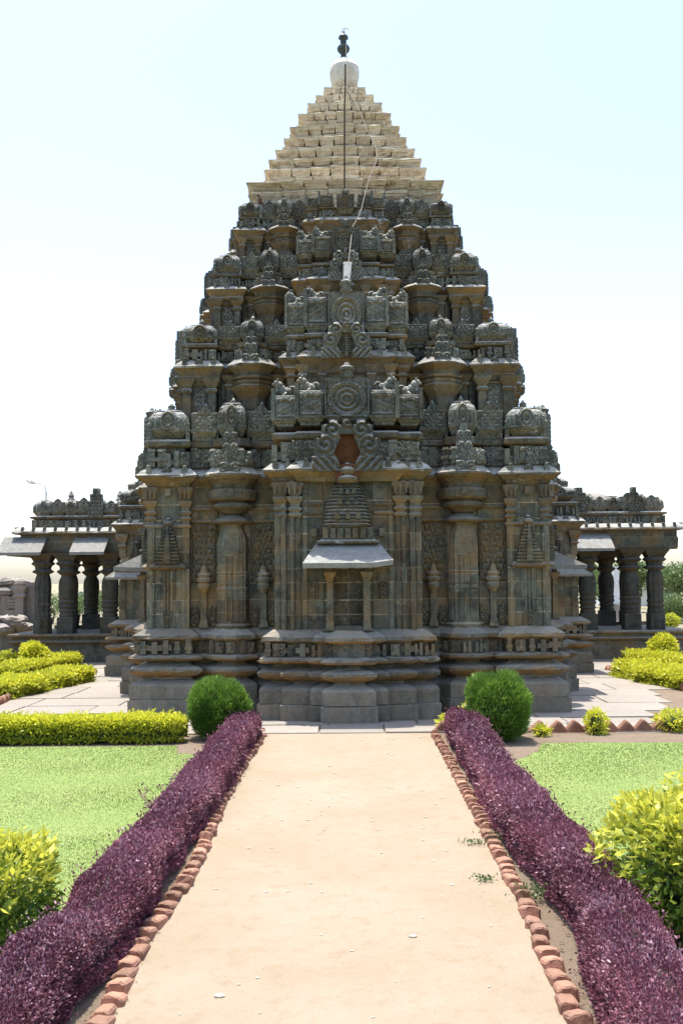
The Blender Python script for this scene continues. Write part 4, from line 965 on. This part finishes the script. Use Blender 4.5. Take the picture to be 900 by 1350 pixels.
def grass(name, poly, n):
    xs = [p[0] for p in poly]; ys = [p[1] for p in poly]
    # denser close to the camera
    q = RNG.random(n*3)**1.5; py = min(ys)+(max(ys)-min(ys))*q; px = RNG.uniform(min(xs), max(xs), n*3)
    k = inpoly(px, py, poly) & (np.abs(px) < py*.40+3.2); px, py = px[k][:n], py[k][:n]; n = len(px)
    P = np.stack([px, py, np.full(n, .012)], 1); D = RNG.normal(size=(n, 3))*.6; D[:, 2] = 1
    sc = .8+.35*lump(P, 2., 3)
    dry = np.clip(.25+.5*lump(P, 1.6, 5)+RNG.normal(size=n)*.25, 0, 1)*.8
    me = leafmesh(name, P, D, RNG.normal(size=(n, 3)), np.clip(sc, .4, 1.2)*.017, np.full(n, .006)*(.6+py/12), M['blade'], RNG.random(n), dry, 0)
    tag(link(name, me), 'short mown green grass growing on the lawns', 'grass', kind='stuff')
grass('grass', LL, 130000); grass('grass', LR, 110000)
# paving slabs round the temple
pav = tag(link('pavement', MB().box(-9.5,13,16.75,31.5,-.05,.008).mesh('pavement', M['soil'])), kind='structure')
cntp = 0; yy = 16.85; row = 0
while yy < 31:
    d = random.uniform(.7, 1.0)*(1 if yy < 19 else 1.5); x = -9.3+random.uniform(-.4, 0)
    while x < 12.7:
        w_ = random.uniform(.9, 1.6)*(1 if yy < 19 else 1.3); x1 = min(x+w_, 12.9)
        hid = abs((x+x1)/2) < 3.7 and yy > 20.2
        far = yy > 24 and not (4.2 < abs((x+x1)/2) < 9.4)
        out = abs((x+x1)/2) > yy*.36+1.2
        soilpatch = (4.9 < abs((x+x1)/2)) and yy < 22 and random.random() < .55
        if not (hid or far or out or soilpatch):
            zt = .03+random.uniform(-.006, .006)
            me = MB().box(x+.012, x1-.012, yy+.012, yy+d-.012, 0, zt, .006).jit(.004).mesh('paving_slab', M['paving']); link('paving_slab', me, pav); cntp += 1
        x = x1
    yy += d; row += 1

b = MB()
for i in range(500):
    y = 4.6+11.5*random.random()**1.5; sd = random.choice((-1, 1)); x = sd*random.choice((random.uniform(1.32,1.56), random.uniform(2.0,2.25))); a = random.uniform(0, 6.28); r = random.uniform(.008,.018)*(.6+y/10)
    c, q = math.cos(a)*r, math.sin(a)*r; z = .018
    b.add([(x-c,y-q,z),(x-q*.4,y+c*.4,z+.006),(x+c,y+q,z),(x+q*.4,y-c*.4,z+.003)], [(0,1,2,3)])
tag(link('leaf_litter', b.mesh('leaf_litter', M['stem'])), 'dry brown leaf litter strewn at the feet of the purple hedges', 'leaf litter', kind='stuff')
# pebbles and crumbs scattered on the path
b = MB()
for i in range(420):
    x = random.uniform(-1.15, 1.15); y = 4.6+12*random.random()**1.6; r = random.choice((.0025,.003,.004,.005,.009))*(.6+y/9)
    b.ell((x, y, .012+r*.2), (r*random.uniform(.8,1.6), r, r*.5), 5, 3)
tag(link('pebbles', b.mesh('pebbles', M['beige'])), 'small pale pebbles and crumbs strewn over the sandy path', 'pebbles', kind='stuff')
for (u, v, r, lb) in ((544,1238,.022,'small pale flat stone lying in the path, farther from the camera'), (289,1317,.026,'small pale flat stone near the left bricks at the bottom of the path')):
    x, y = gnd(u, v)
    tag(link('stone', MB().lathe(0,0,[(0,r),(.01,r*1.05),(.016,r*.7),(.018,.005)],9,.12).mesh('stone', M['beige']), None, T(x, y, .012)@S(1.3,.8,1)), lb, 'stone')

# ------------------------------------------------------------ brick edgings
def brick_mesh():
    b = MB(); w, l, h = .062, .125, .055
    rs = []
    for y, q in ((-l,.74),(-l*.95,.92),(-l*.8,1.),(-l*.1,.98),(l*.8,1.),(l*.95,.9),(l,.75)):
        rs.append([(-w*q,y,-h*q),(w*q,y,-h*q),(w*q,y,h*.4*q),(w*.86*q,y,h*.78*q),(w*.5*q,y,h*.97*q),(-w*.5*q,y,h*q),(-w*.86*q,y,h*.75*q),(-w*q,y,h*.4*q)])
    b.rings(rs); return b.jit(.0035).mesh('brick', M['brick'])
BR = [brick_mesh() for _ in range(6)]
def edging(pts, label, tilt=.3, spacing=.205, zig=False, zc=.012, sc=1.):
    e = empty('brick_edging', (pts[0][0], pts[0][1], 0), label, 'brick edging', 'brick edgings of the garden beds')
    for (a, b_) in zip(pts, pts[1:]):
        a = Vector(a); b_ = Vector(b_); L = (b_-a).length; n = max(1, round(L/spacing)); dr = (b_-a)/L; ang = math.atan2(dr.y, dr.x)-math.pi/2
        for i in range(n):
            p = a+dr*L*(i+.5)/n; jx = random.uniform(-.014, .014)
            if zig: R = RZ(ang)@Matrix.Rotation(math.radians(45)+random.uniform(-.12,.12), 4, 'X')@S(sc*1.1, sc, sc*1.8)
            else: R = RZ(ang+random.uniform(-.10,.10))@Matrix.Rotation(-tilt*.8+random.uniform(-.12,.12), 4, 'X')@Matrix.Rotation(random.uniform(-.18,.18), 4, 'Y')@S(sc*random.uniform(.9,1.12), sc*random.uniform(1,1.2), sc*.85)
            link('brick', random.choice(BR), e, T(p.x-pts[0][0]+jx, p.y-pts[0][1], zc+random.uniform(-.012,.012))@R)
    return e
def ctr(pairs): return [gnd(u, v) for u, v in pairs]
BL = [gnd(u, v) for u, v in ((112,1390),(155,1311),(191,1240),(235,1180),(264,1133),(290,1067),(322,1008),(348,970))]
BRR = [gnd(u, v) for u, v in ((770,1380),(746,1320),(694,1200),(645,1104),(606,1030),(572,968))]
edging([(BL[0][0]-.0, 4.3)]+BL, 'long row of worn red bricks along the left side of the sandy path')
edging([(BRR[0][0], 4.3)]+BRR, 'long row of worn red bricks along the right side of the sandy path')
edging([gnd(352,966), gnd(328,966)], 'few red bricks turning the corner at the far left end of the path', .1)
edging([gnd(698,966), gnd(900,964), gnd(960,963)], 'row of red bricks set on their corners like teeth before the right paving', zig=True, spacing=.29, zc=.045, sc=1.1)
edging([gnd(575,966), gnd(590,966)], 'single upright red brick at the far right corner of the path', zig=True, spacing=.2, zc=.04)
edging([gnd(-10,935), gnd(30,915), gnd(75,900), gnd(126,888)], 'row of tilted red bricks curving round the left golden flower bed', .5, .2, True, .03, .9)
edging([gnd(799,884), gnd(850,895), gnd(910,914)], 'row of tilted red bricks round the right golden flower bed', .5, .2, True, .03, .9)

# ------------------------------------------------------------ hedges and bushes
def hedge(name, path, hw, ht, n, L, W, mat, core_mat, label, cat, group=None, zpow=.55, tipf=None, seed=1, rough=.05, near=True, updir=.5, droop=0, sprig=.02):
    path = [np.array(p, float) for p in path]; seg = [np.linalg.norm(b-a) for a, b in zip(path, path[1:])]; tot = sum(seg)
    r = np.random.default_rng(seed)
    root = empty(name, (path[0][0], path[0][1], 0), label, cat, group)
    org = np.array([path[0][0], path[0][1], 0])
    ycam = None
    t = r.random(n*2)
    cum = np.cumsum([0]+seg)/tot
    def pos(t):
        X = np.interp(t, cum, [p[0] for p in path]); Y = np.interp(t, cum, [p[1] for p in path]); return X, Y
    X, Y = pos(t)
    if near:   # more leaves where the hedge is close to the camera
        k = r.random(len(t)) < np.clip((5.2/np.maximum(Y, 4.5))**1.15, .12, 1); t, X, Y = t[k], X[k], Y[k]
    t, X, Y = t[:n], X[:n], Y[:n]; n = len(t)
    i = np.clip(np.searchsorted(cum, t)-1, 0, len(seg)-1)
    dirs = np.array([(b-a)/np.linalg.norm(b-a) for a, b in zip(path, path[1:])])[i]; nx = np.stack([dirs[:,1], -dirs[:,0]], 1)
    th = r.uniform(-.25, math.pi+.25, n); c, s = np.cos(th), np.sin(th)
    ex = np.sign(c)*np.abs(c)**zpow; ez = np.sign(s)*np.abs(s)**zpow
    endf = np.clip(np.minimum(t, 1-t)*tot/(hw*.8), 0, 1)**.5
    base = np.stack([X, Y, np.zeros(n)], 1)
    lm = lump(np.stack([X*1., Y*1., ez*.6], 1), 3.2, seed)*rough+lump(np.stack([X, Y, ez*.5], 1), 9., seed+9)*rough*.6
    dep = 1-.22*r.random(n)**1.8+lm+(r.random(n) < sprig)*r.random(n)*.30
    off = ex*hw*dep*(.55+.45*endf); zz = ht*(.38+.62*np.clip(ez, -.55, 1)*dep)*(.8+.2*endf)
    P = base+np.concatenate([nx*off[:, None], zz[:, None]], 1)
    out = np.concatenate([nx*c[:, None], s[:, None]*1.0], 1); D = out*.7+r.normal(size=(n, 3))*.75; D[:, 2] += updir-droop
    P[:, 2] = np.maximum(P[:, 2], .015)
    tip = tipf(P, ez, dep, r) if tipf else np.zeros(n)
    scl = np.clip(np.sqrt(np.maximum(Y, 4.5)/6.) if near else np.ones(n), .9, 1.7)
    me = leafmesh('foliage', P-org, D, r.normal(size=(n, 3)), L*scl*r.uniform(.7, 1.3, n), W*scl*r.uniform(.8, 1.2, n), mat, r.random(n)*.7+.18+.2*lump(P, 3.0, seed+5), tip)
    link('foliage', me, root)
    # solid dark hull standing for inner twigs, added to block light
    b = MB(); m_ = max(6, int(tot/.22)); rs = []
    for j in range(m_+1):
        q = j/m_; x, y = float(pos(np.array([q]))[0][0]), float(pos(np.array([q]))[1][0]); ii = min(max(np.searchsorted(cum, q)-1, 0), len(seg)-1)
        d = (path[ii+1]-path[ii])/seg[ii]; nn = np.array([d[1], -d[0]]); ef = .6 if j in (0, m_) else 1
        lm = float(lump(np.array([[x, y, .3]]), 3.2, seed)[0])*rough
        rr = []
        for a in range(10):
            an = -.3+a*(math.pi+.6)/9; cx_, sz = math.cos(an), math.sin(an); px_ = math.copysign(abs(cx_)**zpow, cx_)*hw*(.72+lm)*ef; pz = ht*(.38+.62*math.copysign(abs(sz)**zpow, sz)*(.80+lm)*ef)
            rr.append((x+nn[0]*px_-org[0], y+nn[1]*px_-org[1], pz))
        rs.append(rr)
    b.rings(rs); link('twig_hull', b.jit(.008).mesh('twig_hull', core_mat), root)
    sb = MB()
    for j in range(int(tot/.25)):
        q = r.random(); x, y = [float(v[0]) for v in pos(np.array([q]))]
        sb.tube([(x-org[0]+r.uniform(-.3,.3)*hw, y-org[1]+r.uniform(-.1,.1), 0), (x-org[0]+r.uniform(-.5,.5)*hw, y-org[1], ht*.6)], .009, 4)
    link('stem', sb.mesh('stem', M['stem']), root)
    return root
def purple_tip(P, ez, dep, r):
    return (r.random(len(P)) < np.clip(.16+.12*lump(P, 4., 21), 0, .4))*(ez > .0)*r.uniform(.4, 1, len(P))
g1 = 'purple hedges lining the path'
HLF = [gnd(u, v) for u, v in ((111,1329),(172,1262),(198,1213),(236,1147),(283,1080),(345,972))]
HRF = [gnd(u, v) for u, v in ((802,1344),(780,1276),(754,1224),(712,1168),(672,1120),(628,1040),(592,968))]
hl = hedge('hedge', [(HLF[0][0]-.24, 3.9)]+[(x-.24, y) for x, y in HLF], .225, .42, 165000, .025, .014, M['purple'], M['hedgecore'], 'low purple-leaved hedge running up the left side of the path', 'hedge', g1, tipf=purple_tip, seed=4, rough=.10)
def red_tip(P, ez, dep, r):
    a = purple_tip(P, ez, dep, r); x, y = gnd(786, 1187, .42); d = np.hypot(P[:,0]-x, P[:,1]-y)
    return np.maximum(a, np.clip(1-d/.14, 0, 1)*(r.random(len(P)) > .3))
hedge('hedge', [(HRF[0][0]+.14, 3.9)]+[(x+.19, y) for x, y in HRF], .235, .42, 165000, .025, .014, M['purple'], M['hedgecore'], 'low purple-leaved hedge running up the right side of the path', 'hedge', g1, tipf=red_tip, seed=5, rough=.10)
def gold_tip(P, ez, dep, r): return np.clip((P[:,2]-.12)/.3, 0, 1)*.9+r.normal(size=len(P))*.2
g2 = 'golden hedges in the garden'
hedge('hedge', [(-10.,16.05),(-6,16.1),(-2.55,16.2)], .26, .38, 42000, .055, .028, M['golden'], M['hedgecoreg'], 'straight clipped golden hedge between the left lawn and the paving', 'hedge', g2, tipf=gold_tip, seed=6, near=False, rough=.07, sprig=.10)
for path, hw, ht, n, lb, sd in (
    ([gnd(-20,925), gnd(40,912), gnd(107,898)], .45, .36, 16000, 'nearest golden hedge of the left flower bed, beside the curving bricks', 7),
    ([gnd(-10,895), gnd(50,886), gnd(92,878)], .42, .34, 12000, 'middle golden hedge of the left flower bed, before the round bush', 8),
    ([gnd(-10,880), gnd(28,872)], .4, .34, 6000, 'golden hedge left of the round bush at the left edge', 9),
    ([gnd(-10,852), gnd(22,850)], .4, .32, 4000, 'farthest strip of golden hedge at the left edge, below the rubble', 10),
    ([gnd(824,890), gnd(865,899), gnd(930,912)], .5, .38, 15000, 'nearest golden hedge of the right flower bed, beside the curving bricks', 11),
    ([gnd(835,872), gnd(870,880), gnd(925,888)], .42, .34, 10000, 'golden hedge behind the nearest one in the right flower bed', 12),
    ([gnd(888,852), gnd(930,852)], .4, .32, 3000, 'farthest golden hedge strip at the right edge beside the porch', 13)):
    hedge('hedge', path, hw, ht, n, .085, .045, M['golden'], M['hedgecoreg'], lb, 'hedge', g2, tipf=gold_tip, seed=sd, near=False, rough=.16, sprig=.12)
def bush(x, y, rx, rz, zc, n, L, W, mat, cm, label, cat='bush', seed=1, name='bush', sh=1., tipf=None, up=.4, rough=.07, group=None, ns=.6, flat=1., narrow=0., shoots=0):
    r = np.random.default_rng(seed); root = empty(name, (x, y, 0), label, cat, group)
    d = r.normal(size=(n, 3)); d /= np.linalg.norm(d, axis=1)[:, None]
    d = np.sign(d)*np.abs(d)**sh; 
    dep = 1-.3*r.random(n)**1.7+lump(d, 4., seed)*rough+lump(d, 11., seed+3)*rough*.5
    P = d*dep[:, None]*np.array([rx, rx, rz]); P[:, 2] += zc
    if narrow: f = 1-narrow*np.clip(1-P[:, 2]/(zc*1.0), 0, 1)**1.5; P[:, 0] *= f; P[:, 1] *= f
    k = P[:, 2] > .01; P, dd, dep = P[k], d[k], dep[k]; n = len(P)
    D = dd*flat+r.normal(size=(n, 3))*ns; D[:, 2] += up
    tip = tipf(P, dep, r) if tipf else np.zeros(n)
    if shoots:
        q = [];
        for i in range(shoots):
            a = r.uniform(0, 6.28); e = r.uniform(.0, .75); base = np.array([math.cos(a)*rx*e, math.sin(a)*rx*e, zc+rz*math.sqrt(1-e*e)*.9]); hgt = r.uniform(.06, .20); ln = np.array([math.cos(a)*.3, math.sin(a)*.3, 1.])
            for k in range(11): q.append(base+ln*hgt*k/10+r.normal(size=3)*.012)
        q = np.array(q); m_ = len(q); P = np.concatenate([P, q]); D = np.concatenate([D, r.normal(size=(m_, 3))*.8+np.array([0, 0, .7])]); tip = np.concatenate([tip, np.full(m_, .95)]); n = len(P)
    link('foliage', leafmesh('foliage', P, D, r.normal(size=(n, 3)), L*r.uniform(.5, 1.45, n), W*r.uniform(.6, 1.3, n), mat, r.random(n), tip), root)
    b = MB().ell((0, 0, zc), (rx*.70, rx*.70, rz*.72), 14, 10)
    if narrow: b.v = [(px*(1-narrow*max(0, 1-pz/zc)**1.5), py*(1-narrow*max(0, 1-pz/zc)**1.5), max(pz, .02)) for px, py, pz in b.v]
    link('twig_hull', b.jit(.012).mesh('twig_hull', cm), root)  # solid hull in place of inner twigs, added to stop light passing through
    link('stem', MB().tube([(0,0,0),(.02,0,zc)], .03, 6).tube([(.05,0,0),(.1,.05,zc)], .015, 5).tube([(-.05,.02,0),(-.12,-.03,zc)], .015, 5).mesh('stem', M['stem']), root)
    return root
def thuja_tip(P, dep, r): return np.clip((dep-.85)*3+.25*(P[:,2]-.4), 0, 1)*r.random(len(P))
x, y = gnd(287, 978); bush(x, y+.3, .46, .42, .45, 24000, .08, .013, M['thuja'], M['hedgecoreg'], 'rounded dense dark green bush left of the path, before the temple', seed=31, sh=.85, tipf=thuja_tip, up=1.2, rough=.11, group='green bushes flanking the path', narrow=.25)
x, y = gnd(661, 980); bush(x, y+.3, .45, .50, .52, 26000, .08, .013, M['thuja'], M['hedgecoreg'], 'rounded dense green bush right of the path, the taller of the pair', seed=32, sh=.8, tipf=thuja_tip, up=1.2, rough=.11, group='green bushes flanking the path', narrow=.3)
def yel_tip(P, dep, r): return np.clip((P[:,2]-.42)*1.9+(dep-.92)*1.6+r.normal(size=len(P))*.28, 0, 1)
bush(2.50, 7.45, .56, .46, .50, 7000, .075, .034, M['yellow'], M['hedgecoreg'], 'large leafy yellow-green bush at the right edge beside the purple hedge', seed=33, sh=.8, tipf=yel_tip, up=.3, rough=.13, ns=.9, shoots=26)
bush(-2.54, 7.0, .50, .35, .37, 6000, .07, .03, M['yellow'], M['hedgecoreg'], 'leafy yellow-green bush at the left edge beside the purple hedge', seed=34, sh=.8, tipf=yel_tip, up=.3, rough=.13, ns=.9, shoots=26)
def allgold(P, dep, r): return np.clip(.65+r.normal(size=len(P))*.3, 0, 1)
for u, v, rx, rz, n, lb, sd in (
    (786,968,.16,.20,500,'small yellow seedling shrub growing through the toothed brick row',41),
    (714,971,.10,.08,160,'tiny yellow plant close to the green bush by the brick row',42),
    (888,964,.30,.17,700,'low yellow shrub at the right edge by the toothed bricks',43),
    (601,962,.30,.14,500,'loose yellow plant behind the far end of the right purple hedge',44),
    (619,960,.16,.22,400,'taller yellow sprigs between the right purple hedge and green bush',45)):
    x, y = gnd(u, v); bush(x, y, rx, rz, rz*.9, n, .085, .03, M['golden'], M['hedgecoreg'], lb, 'shrub', sd, 'shrub', tipf=allgold, ns=.9, up=.6)
def mixtip(P, dep, r): return np.clip(.35+r.normal(size=len(P))*.4, 0, 1)
for u, v, rx, rz, n, lb, sd in (
    (45,885,.38,.40,3500,'round clipped variegated bush among the golden hedges on the left',51),
    (873,876,.40,.42,3000,'loose variegated bush among the golden hedges on the right',52),
    (10,838,.55,.3,2000,'low green bush at the left edge before the rubble wall',53),
    (888,822,.9,.8,3500,'light green bush at the right edge beyond the porch',54),
    (882,828,.5,.35,1500,'round yellow-green bush right of the right porch',55)):
    x, y = gnd(u, v); bush(x, y, rx, rz, rz*1.0, n, .09, .05, M['golden'] if sd in (51,52,55) else M['treeleaf'], M['hedgecoreg'], lb, 'bush', sd, tipf=allgold if sd in (51,52) else mixtip, ns=.8)
# weeds on the path and sprigs over the hedge
def weed(u, v, rx, n, label, sd, mat='stem', h=.05):
    x, y = gnd(u, v); r = np.random.default_rng(sd); P = np.stack([r.normal(size=n)*rx*.5, r.normal(size=n)*rx*.35, r.random(n)*h+.01], 1)
    D = r.normal(size=(n, 3)); D[:, 2] = np.abs(D[:, 2])
    me = leafmesh('weed', P, D, r.normal(size=(n, 3)), np.full(n, .03), np.full(n, .012), M[mat], r.random(n)); rt = empty('weed', (x, y, .012), label, 'weed'); tag(link('leaves', me, rt), kind='stuff')
    link('stem', MB().tube([(-rx*.5,0,0),(0,0,h*.6),(rx*.5,.02,.01)], .003, 4).mesh('stem', M['stem']), rt)
weed(638,1164,.10,90,'small dry weed on the path beside the right bricks, nearer one',61,'treeleaf',.03)
weed(626,1116,.14,90,'small dry weed on the path beside the right bricks, farther one',62,'treeleaf',.03)
weed(668,1112,.20,200,'dry weed tuft between the right bricks and the purple hedge',63,'treeleaf',.10)
weed(705,1190,.16,260,'dark weed tuft at the foot of the right purple hedge',64,'treeleaf',.12)
sb = [(-1.92,9.9,.52)]
for i, (x, y, h_) in enumerate(sb):
    r = np.random.default_rng(70+i); n = 40; q = r.random(n); P = np.stack([x+r.normal(size=n)*.03-.06*q, y+r.normal(size=n)*.03, .34+q*(h_-.30)], 1)-np.array([-1.82,3.9,0])
    tag(link('sprig', leafmesh('sprig', P, r.normal(size=(n,3))+np.array([0,0,.6]), r.normal(size=(n,3)), np.full(n,.05), np.full(n,.02), M['purple'], r.random(n)), hl), kind='stuff')

# ------------------------------------------------------------ background
def tree(x, y, h, rad, n, label, seed, name='tree'):
    r = np.random.default_rng(seed); root = empty(name, (x, y, 0), label, 'tree', 'distant trees')
    tb = MB().tube([(0,0,0),(.1,0,h*.25),(.0,.1,h*.5)], [h*.04,h*.03,h*.02], 7)
    cl = []
    for i in range(9):
        a = r.uniform(0, 6.28); rr = rad*r.uniform(.2, .75); c = (rr*math.cos(a), rr*math.sin(a), h*r.uniform(.45, .85)); cl.append((c, rad*r.uniform(.3, .5)))
        tb.tube([(0,.05,h*.35),(c[0]*.5,c[1]*.5,c[2]*.75),c], [h*.018,h*.012,h*.005], 5)
    link('trunk', tb.mesh('trunk', M['bark']), root)
    Ps = []
    for c, R in cl:
        m = n//9; d = r.normal(size=(m, 3)); d /= np.linalg.norm(d, axis=1)[:, None]; Ps.append(np.array(c)+d*R*(1-.5*r.random(m)[:, None])*np.array([1,1,.75]))
    P = np.concatenate(Ps); n = len(P)
    link('crown', leafmesh('crown', P, r.normal(size=(n,3)), r.normal(size=(n,3)), np.full(n,h*.06)*r.uniform(.6,1.3,n), np.full(n,h*.04), M['treeleaf'], r.random(n), r.random(n)*.5), root)
def gx(u, Y): return at(u, 765, Y)[0]
for k, (u, Y, h, rad, lb) in enumerate(((70,62,1.9,2.0,'distant green tree seen just right of the outermost column of the left porch'),(104,64,1.7,2.2,'distant green tree in the widest gap between the left porch columns'),(127,66,1.9,2.2,'distant green tree seen behind the dark rear column of the left porch'),(150,60,2.2,2.0,'distant green tree seen at the wall end of the left porch'),(-30,90,3,3,'distant tree beyond the rubble wall outside the left porch'),
    (797,62,3.1,1.8,'distant green tree at the upper part of the widest gap of the right porch'),(812,85,3.4,2.4,'taller distant tree behind the column next to the widest gap of the right porch'),(840,75,3.8,2.4,'distant tree between the two outer columns of the right porch'),(870,95,3.9,3.0,'distant tree rising just right of the right porch corner'),(893,90,3.9,3.2,'distant tree at the right edge above the white house'),(915,70,3.7,2.6,'distant tree at the right edge, nearer and lower than the others'),(770,90,3.6,2.8,'distant tree seen at the wall end of the right porch'))):
    tree(gx(u, Y), Y, h, rad, 2600, lb, 80+k)
def house(x, y, w, d, h, label, roof=True):
    root = empty('house', (x, y, 0), label, 'house')
    link('wall', MB().box(-w/2,w/2,0,d,0,h).mesh('wall', M['whitewash']), root)
    link('roof', MB().box(-w/2-.2,w/2+.2,-.2,d+.2,h,h+.25,.05).mesh('roof', M['rooftile'] if roof else M['rubble']), root)
    link('parapet', MB().box(-w/2,w/2,.0,.15,h+.25,h+.7).mesh('parapet', M['whitewash']), root)
    for i in range(2): link('window', MB().box(-w*.25+i*w*.5-.4,-w*.25+i*w*.5+.4,-.03,.02,h*.45,h*.45+.9).mesh('window', M['dark']), root)
house(gx(868,96), 96, 2.4, 5, 2.5, 'small white house with a dull red roof right of the right porch')
house(gx(826,92), 92, 3.6, 5, 1.9, 'low white building seen between the columns of the right porch', False)
house(gx(101,92), 92, 1.4, 3, 1.0, 'tiny white hut seen between the columns of the left porch', False)
# white stepped pedestal monument between right porch columns
px_, Yp = gx(805,44), 44
mo = empty('monument', (px_, Yp, 0), 'grey white stone post on a sloping pedestal seen between the right porch columns', 'monument')
link('pedestal', MB().box(-.7,.7,-.7,.7,0,1.4,.35).mesh('pedestal', M['rubble']), mo)
link('post', MB().box(-.32,-.06,-.1,.1,1.4,3.0).box(.06,.32,-.1,.1,1.4,3.0).box(-.34,.34,-.12,.12,2.2,2.4).mesh('post', M['whitewash']), mo)
# ruined wall with rubble at the left
Yr = 37.0
def zr(v): return at(20, v, Yr)[1]
ru = empty('ruined_wall', (gx(10,Yr), Yr, 0), 'ruined pale stone wall heaped with rubble at the left edge', 'wall')
X = lambda u: gx(u, Yr)-gx(10, Yr)
link('pillar', MB().loft((X(22)+X(33))/2, 0, X(33)-X(22), .3, [(.3,0),(zr(789),0),(zr(786),.06),(zr(782),.02),(zr(777),.08),(zr(773),.1)], .4, .01).mesh('pillar', M['rubble']), ru)
link('wall_face', MB().box(X(33), X(46), .1, .5, 0, zr(768)).box(X(2), X(12), 0, .3, 0, zr(786)).box(X(12), X(22), .1, .3, 0, zr(787)).box(X(8), X(23), -.15, .1, 0, zr(804)).jit(.01).mesh('wall_face', M['rubble']), ru)
link('lattice_panel', MB().relief(X(22)-X(12)-.04, zr(788)-zr(802), lambda U, V: ((np.sin(U*14) > -.2)|(np.sin(V*20) > -.2))*1., None, 24, 24, .05, .08, (X(12)+X(22))/2, -.0, zr(802)).mesh('lattice_panel', M['rubble']), ru)
for i in range(46):
    u = random.uniform(-8, 32); top = 762+.10*max(0, u)+random.uniform(0, 20)
    if i > 30: u = random.uniform(-5, 40); top = random.uniform(812, 826)
    s_ = random.uniform(.14, .42); 
    me = MB().ell((0,0,0),(s_*1.5,s_*.9,s_*.55),7,5).jit(.04).mesh('rubble_stone', M['rubble'])
    link('rubble_stone', me, ru, T(X(u), random.uniform(.3,.9) if i <= 30 else random.uniform(-.9,-.3), zr(top)-s_*.3))
link('rubble_core', MB().box(X(-12), X(32), .5, 1.6, 0, zr(776), .05).mesh('rubble_core', M['rubble']), ru)
# street lamp behind the left porch
Ys = 40.0
lx = gx(60, Ys); sl_ = empty('street_lamp', (lx, Ys, 0), 'street lamp with a curved arm rising behind the left porch roof', 'street lamp')
Zs = lambda v: at(50, v, Ys)[1]; dx = lambda u: gx(u, Ys)-lx
link('pole', MB().tube([(0,0,0),(0,0,Zs(648))], .05, 8).mesh('pole', M['lamp']), sl_)
link('arm', MB().tube([(0,0,Zs(648)),(dx(58),0,Zs(641)),(dx(52),0,Zs(637)),(dx(44),0,Zs(636))], .035, 6).mesh('arm', M['lamp']), sl_)
link('lamp_head', MB().tube([(dx(46),0,Zs(637)),(dx(40),0,Zs(635)),(dx(34),0,Zs(632.5))], [.05,.11,.07], 8).mesh('lamp_head', M['lamp']), sl_)
sheet('far_field', [(-120,60),(120,60),(160,400),(-160,400)], .01, M['land'])

# far wood on the horizon, to the right of the temple and well to the left of it
r = np.random.default_rng(99); Ps = []
for x0, x1 in ((24, 190), (-190, -72)):
    for x in np.arange(x0, x1, 3.2):
        c = np.array([x+r.uniform(-1,1), 170+r.uniform(-14, 14), r.uniform(1.6, 2.9)]); m = 130; d = r.normal(size=(m, 3)); d /= np.linalg.norm(d, axis=1)[:, None]
        Ps.append(c+d*np.array([2.6, 2.2, r.uniform(1.4, 2.4)])*(1-.4*r.random(m)[:, None]))
P = np.concatenate(Ps); P[:, 2] = np.maximum(P[:, 2], .05); n = len(P)
tag(link('far_wood', leafmesh('far_wood', P, r.normal(size=(n,3)), r.normal(size=(n,3)), np.full(n,1.3), np.full(n,.8), M['treeleaf'], r.random(n), r.random(n)*.6)), 'low far-off line of trees along the horizon', 'wood', kind='stuff')
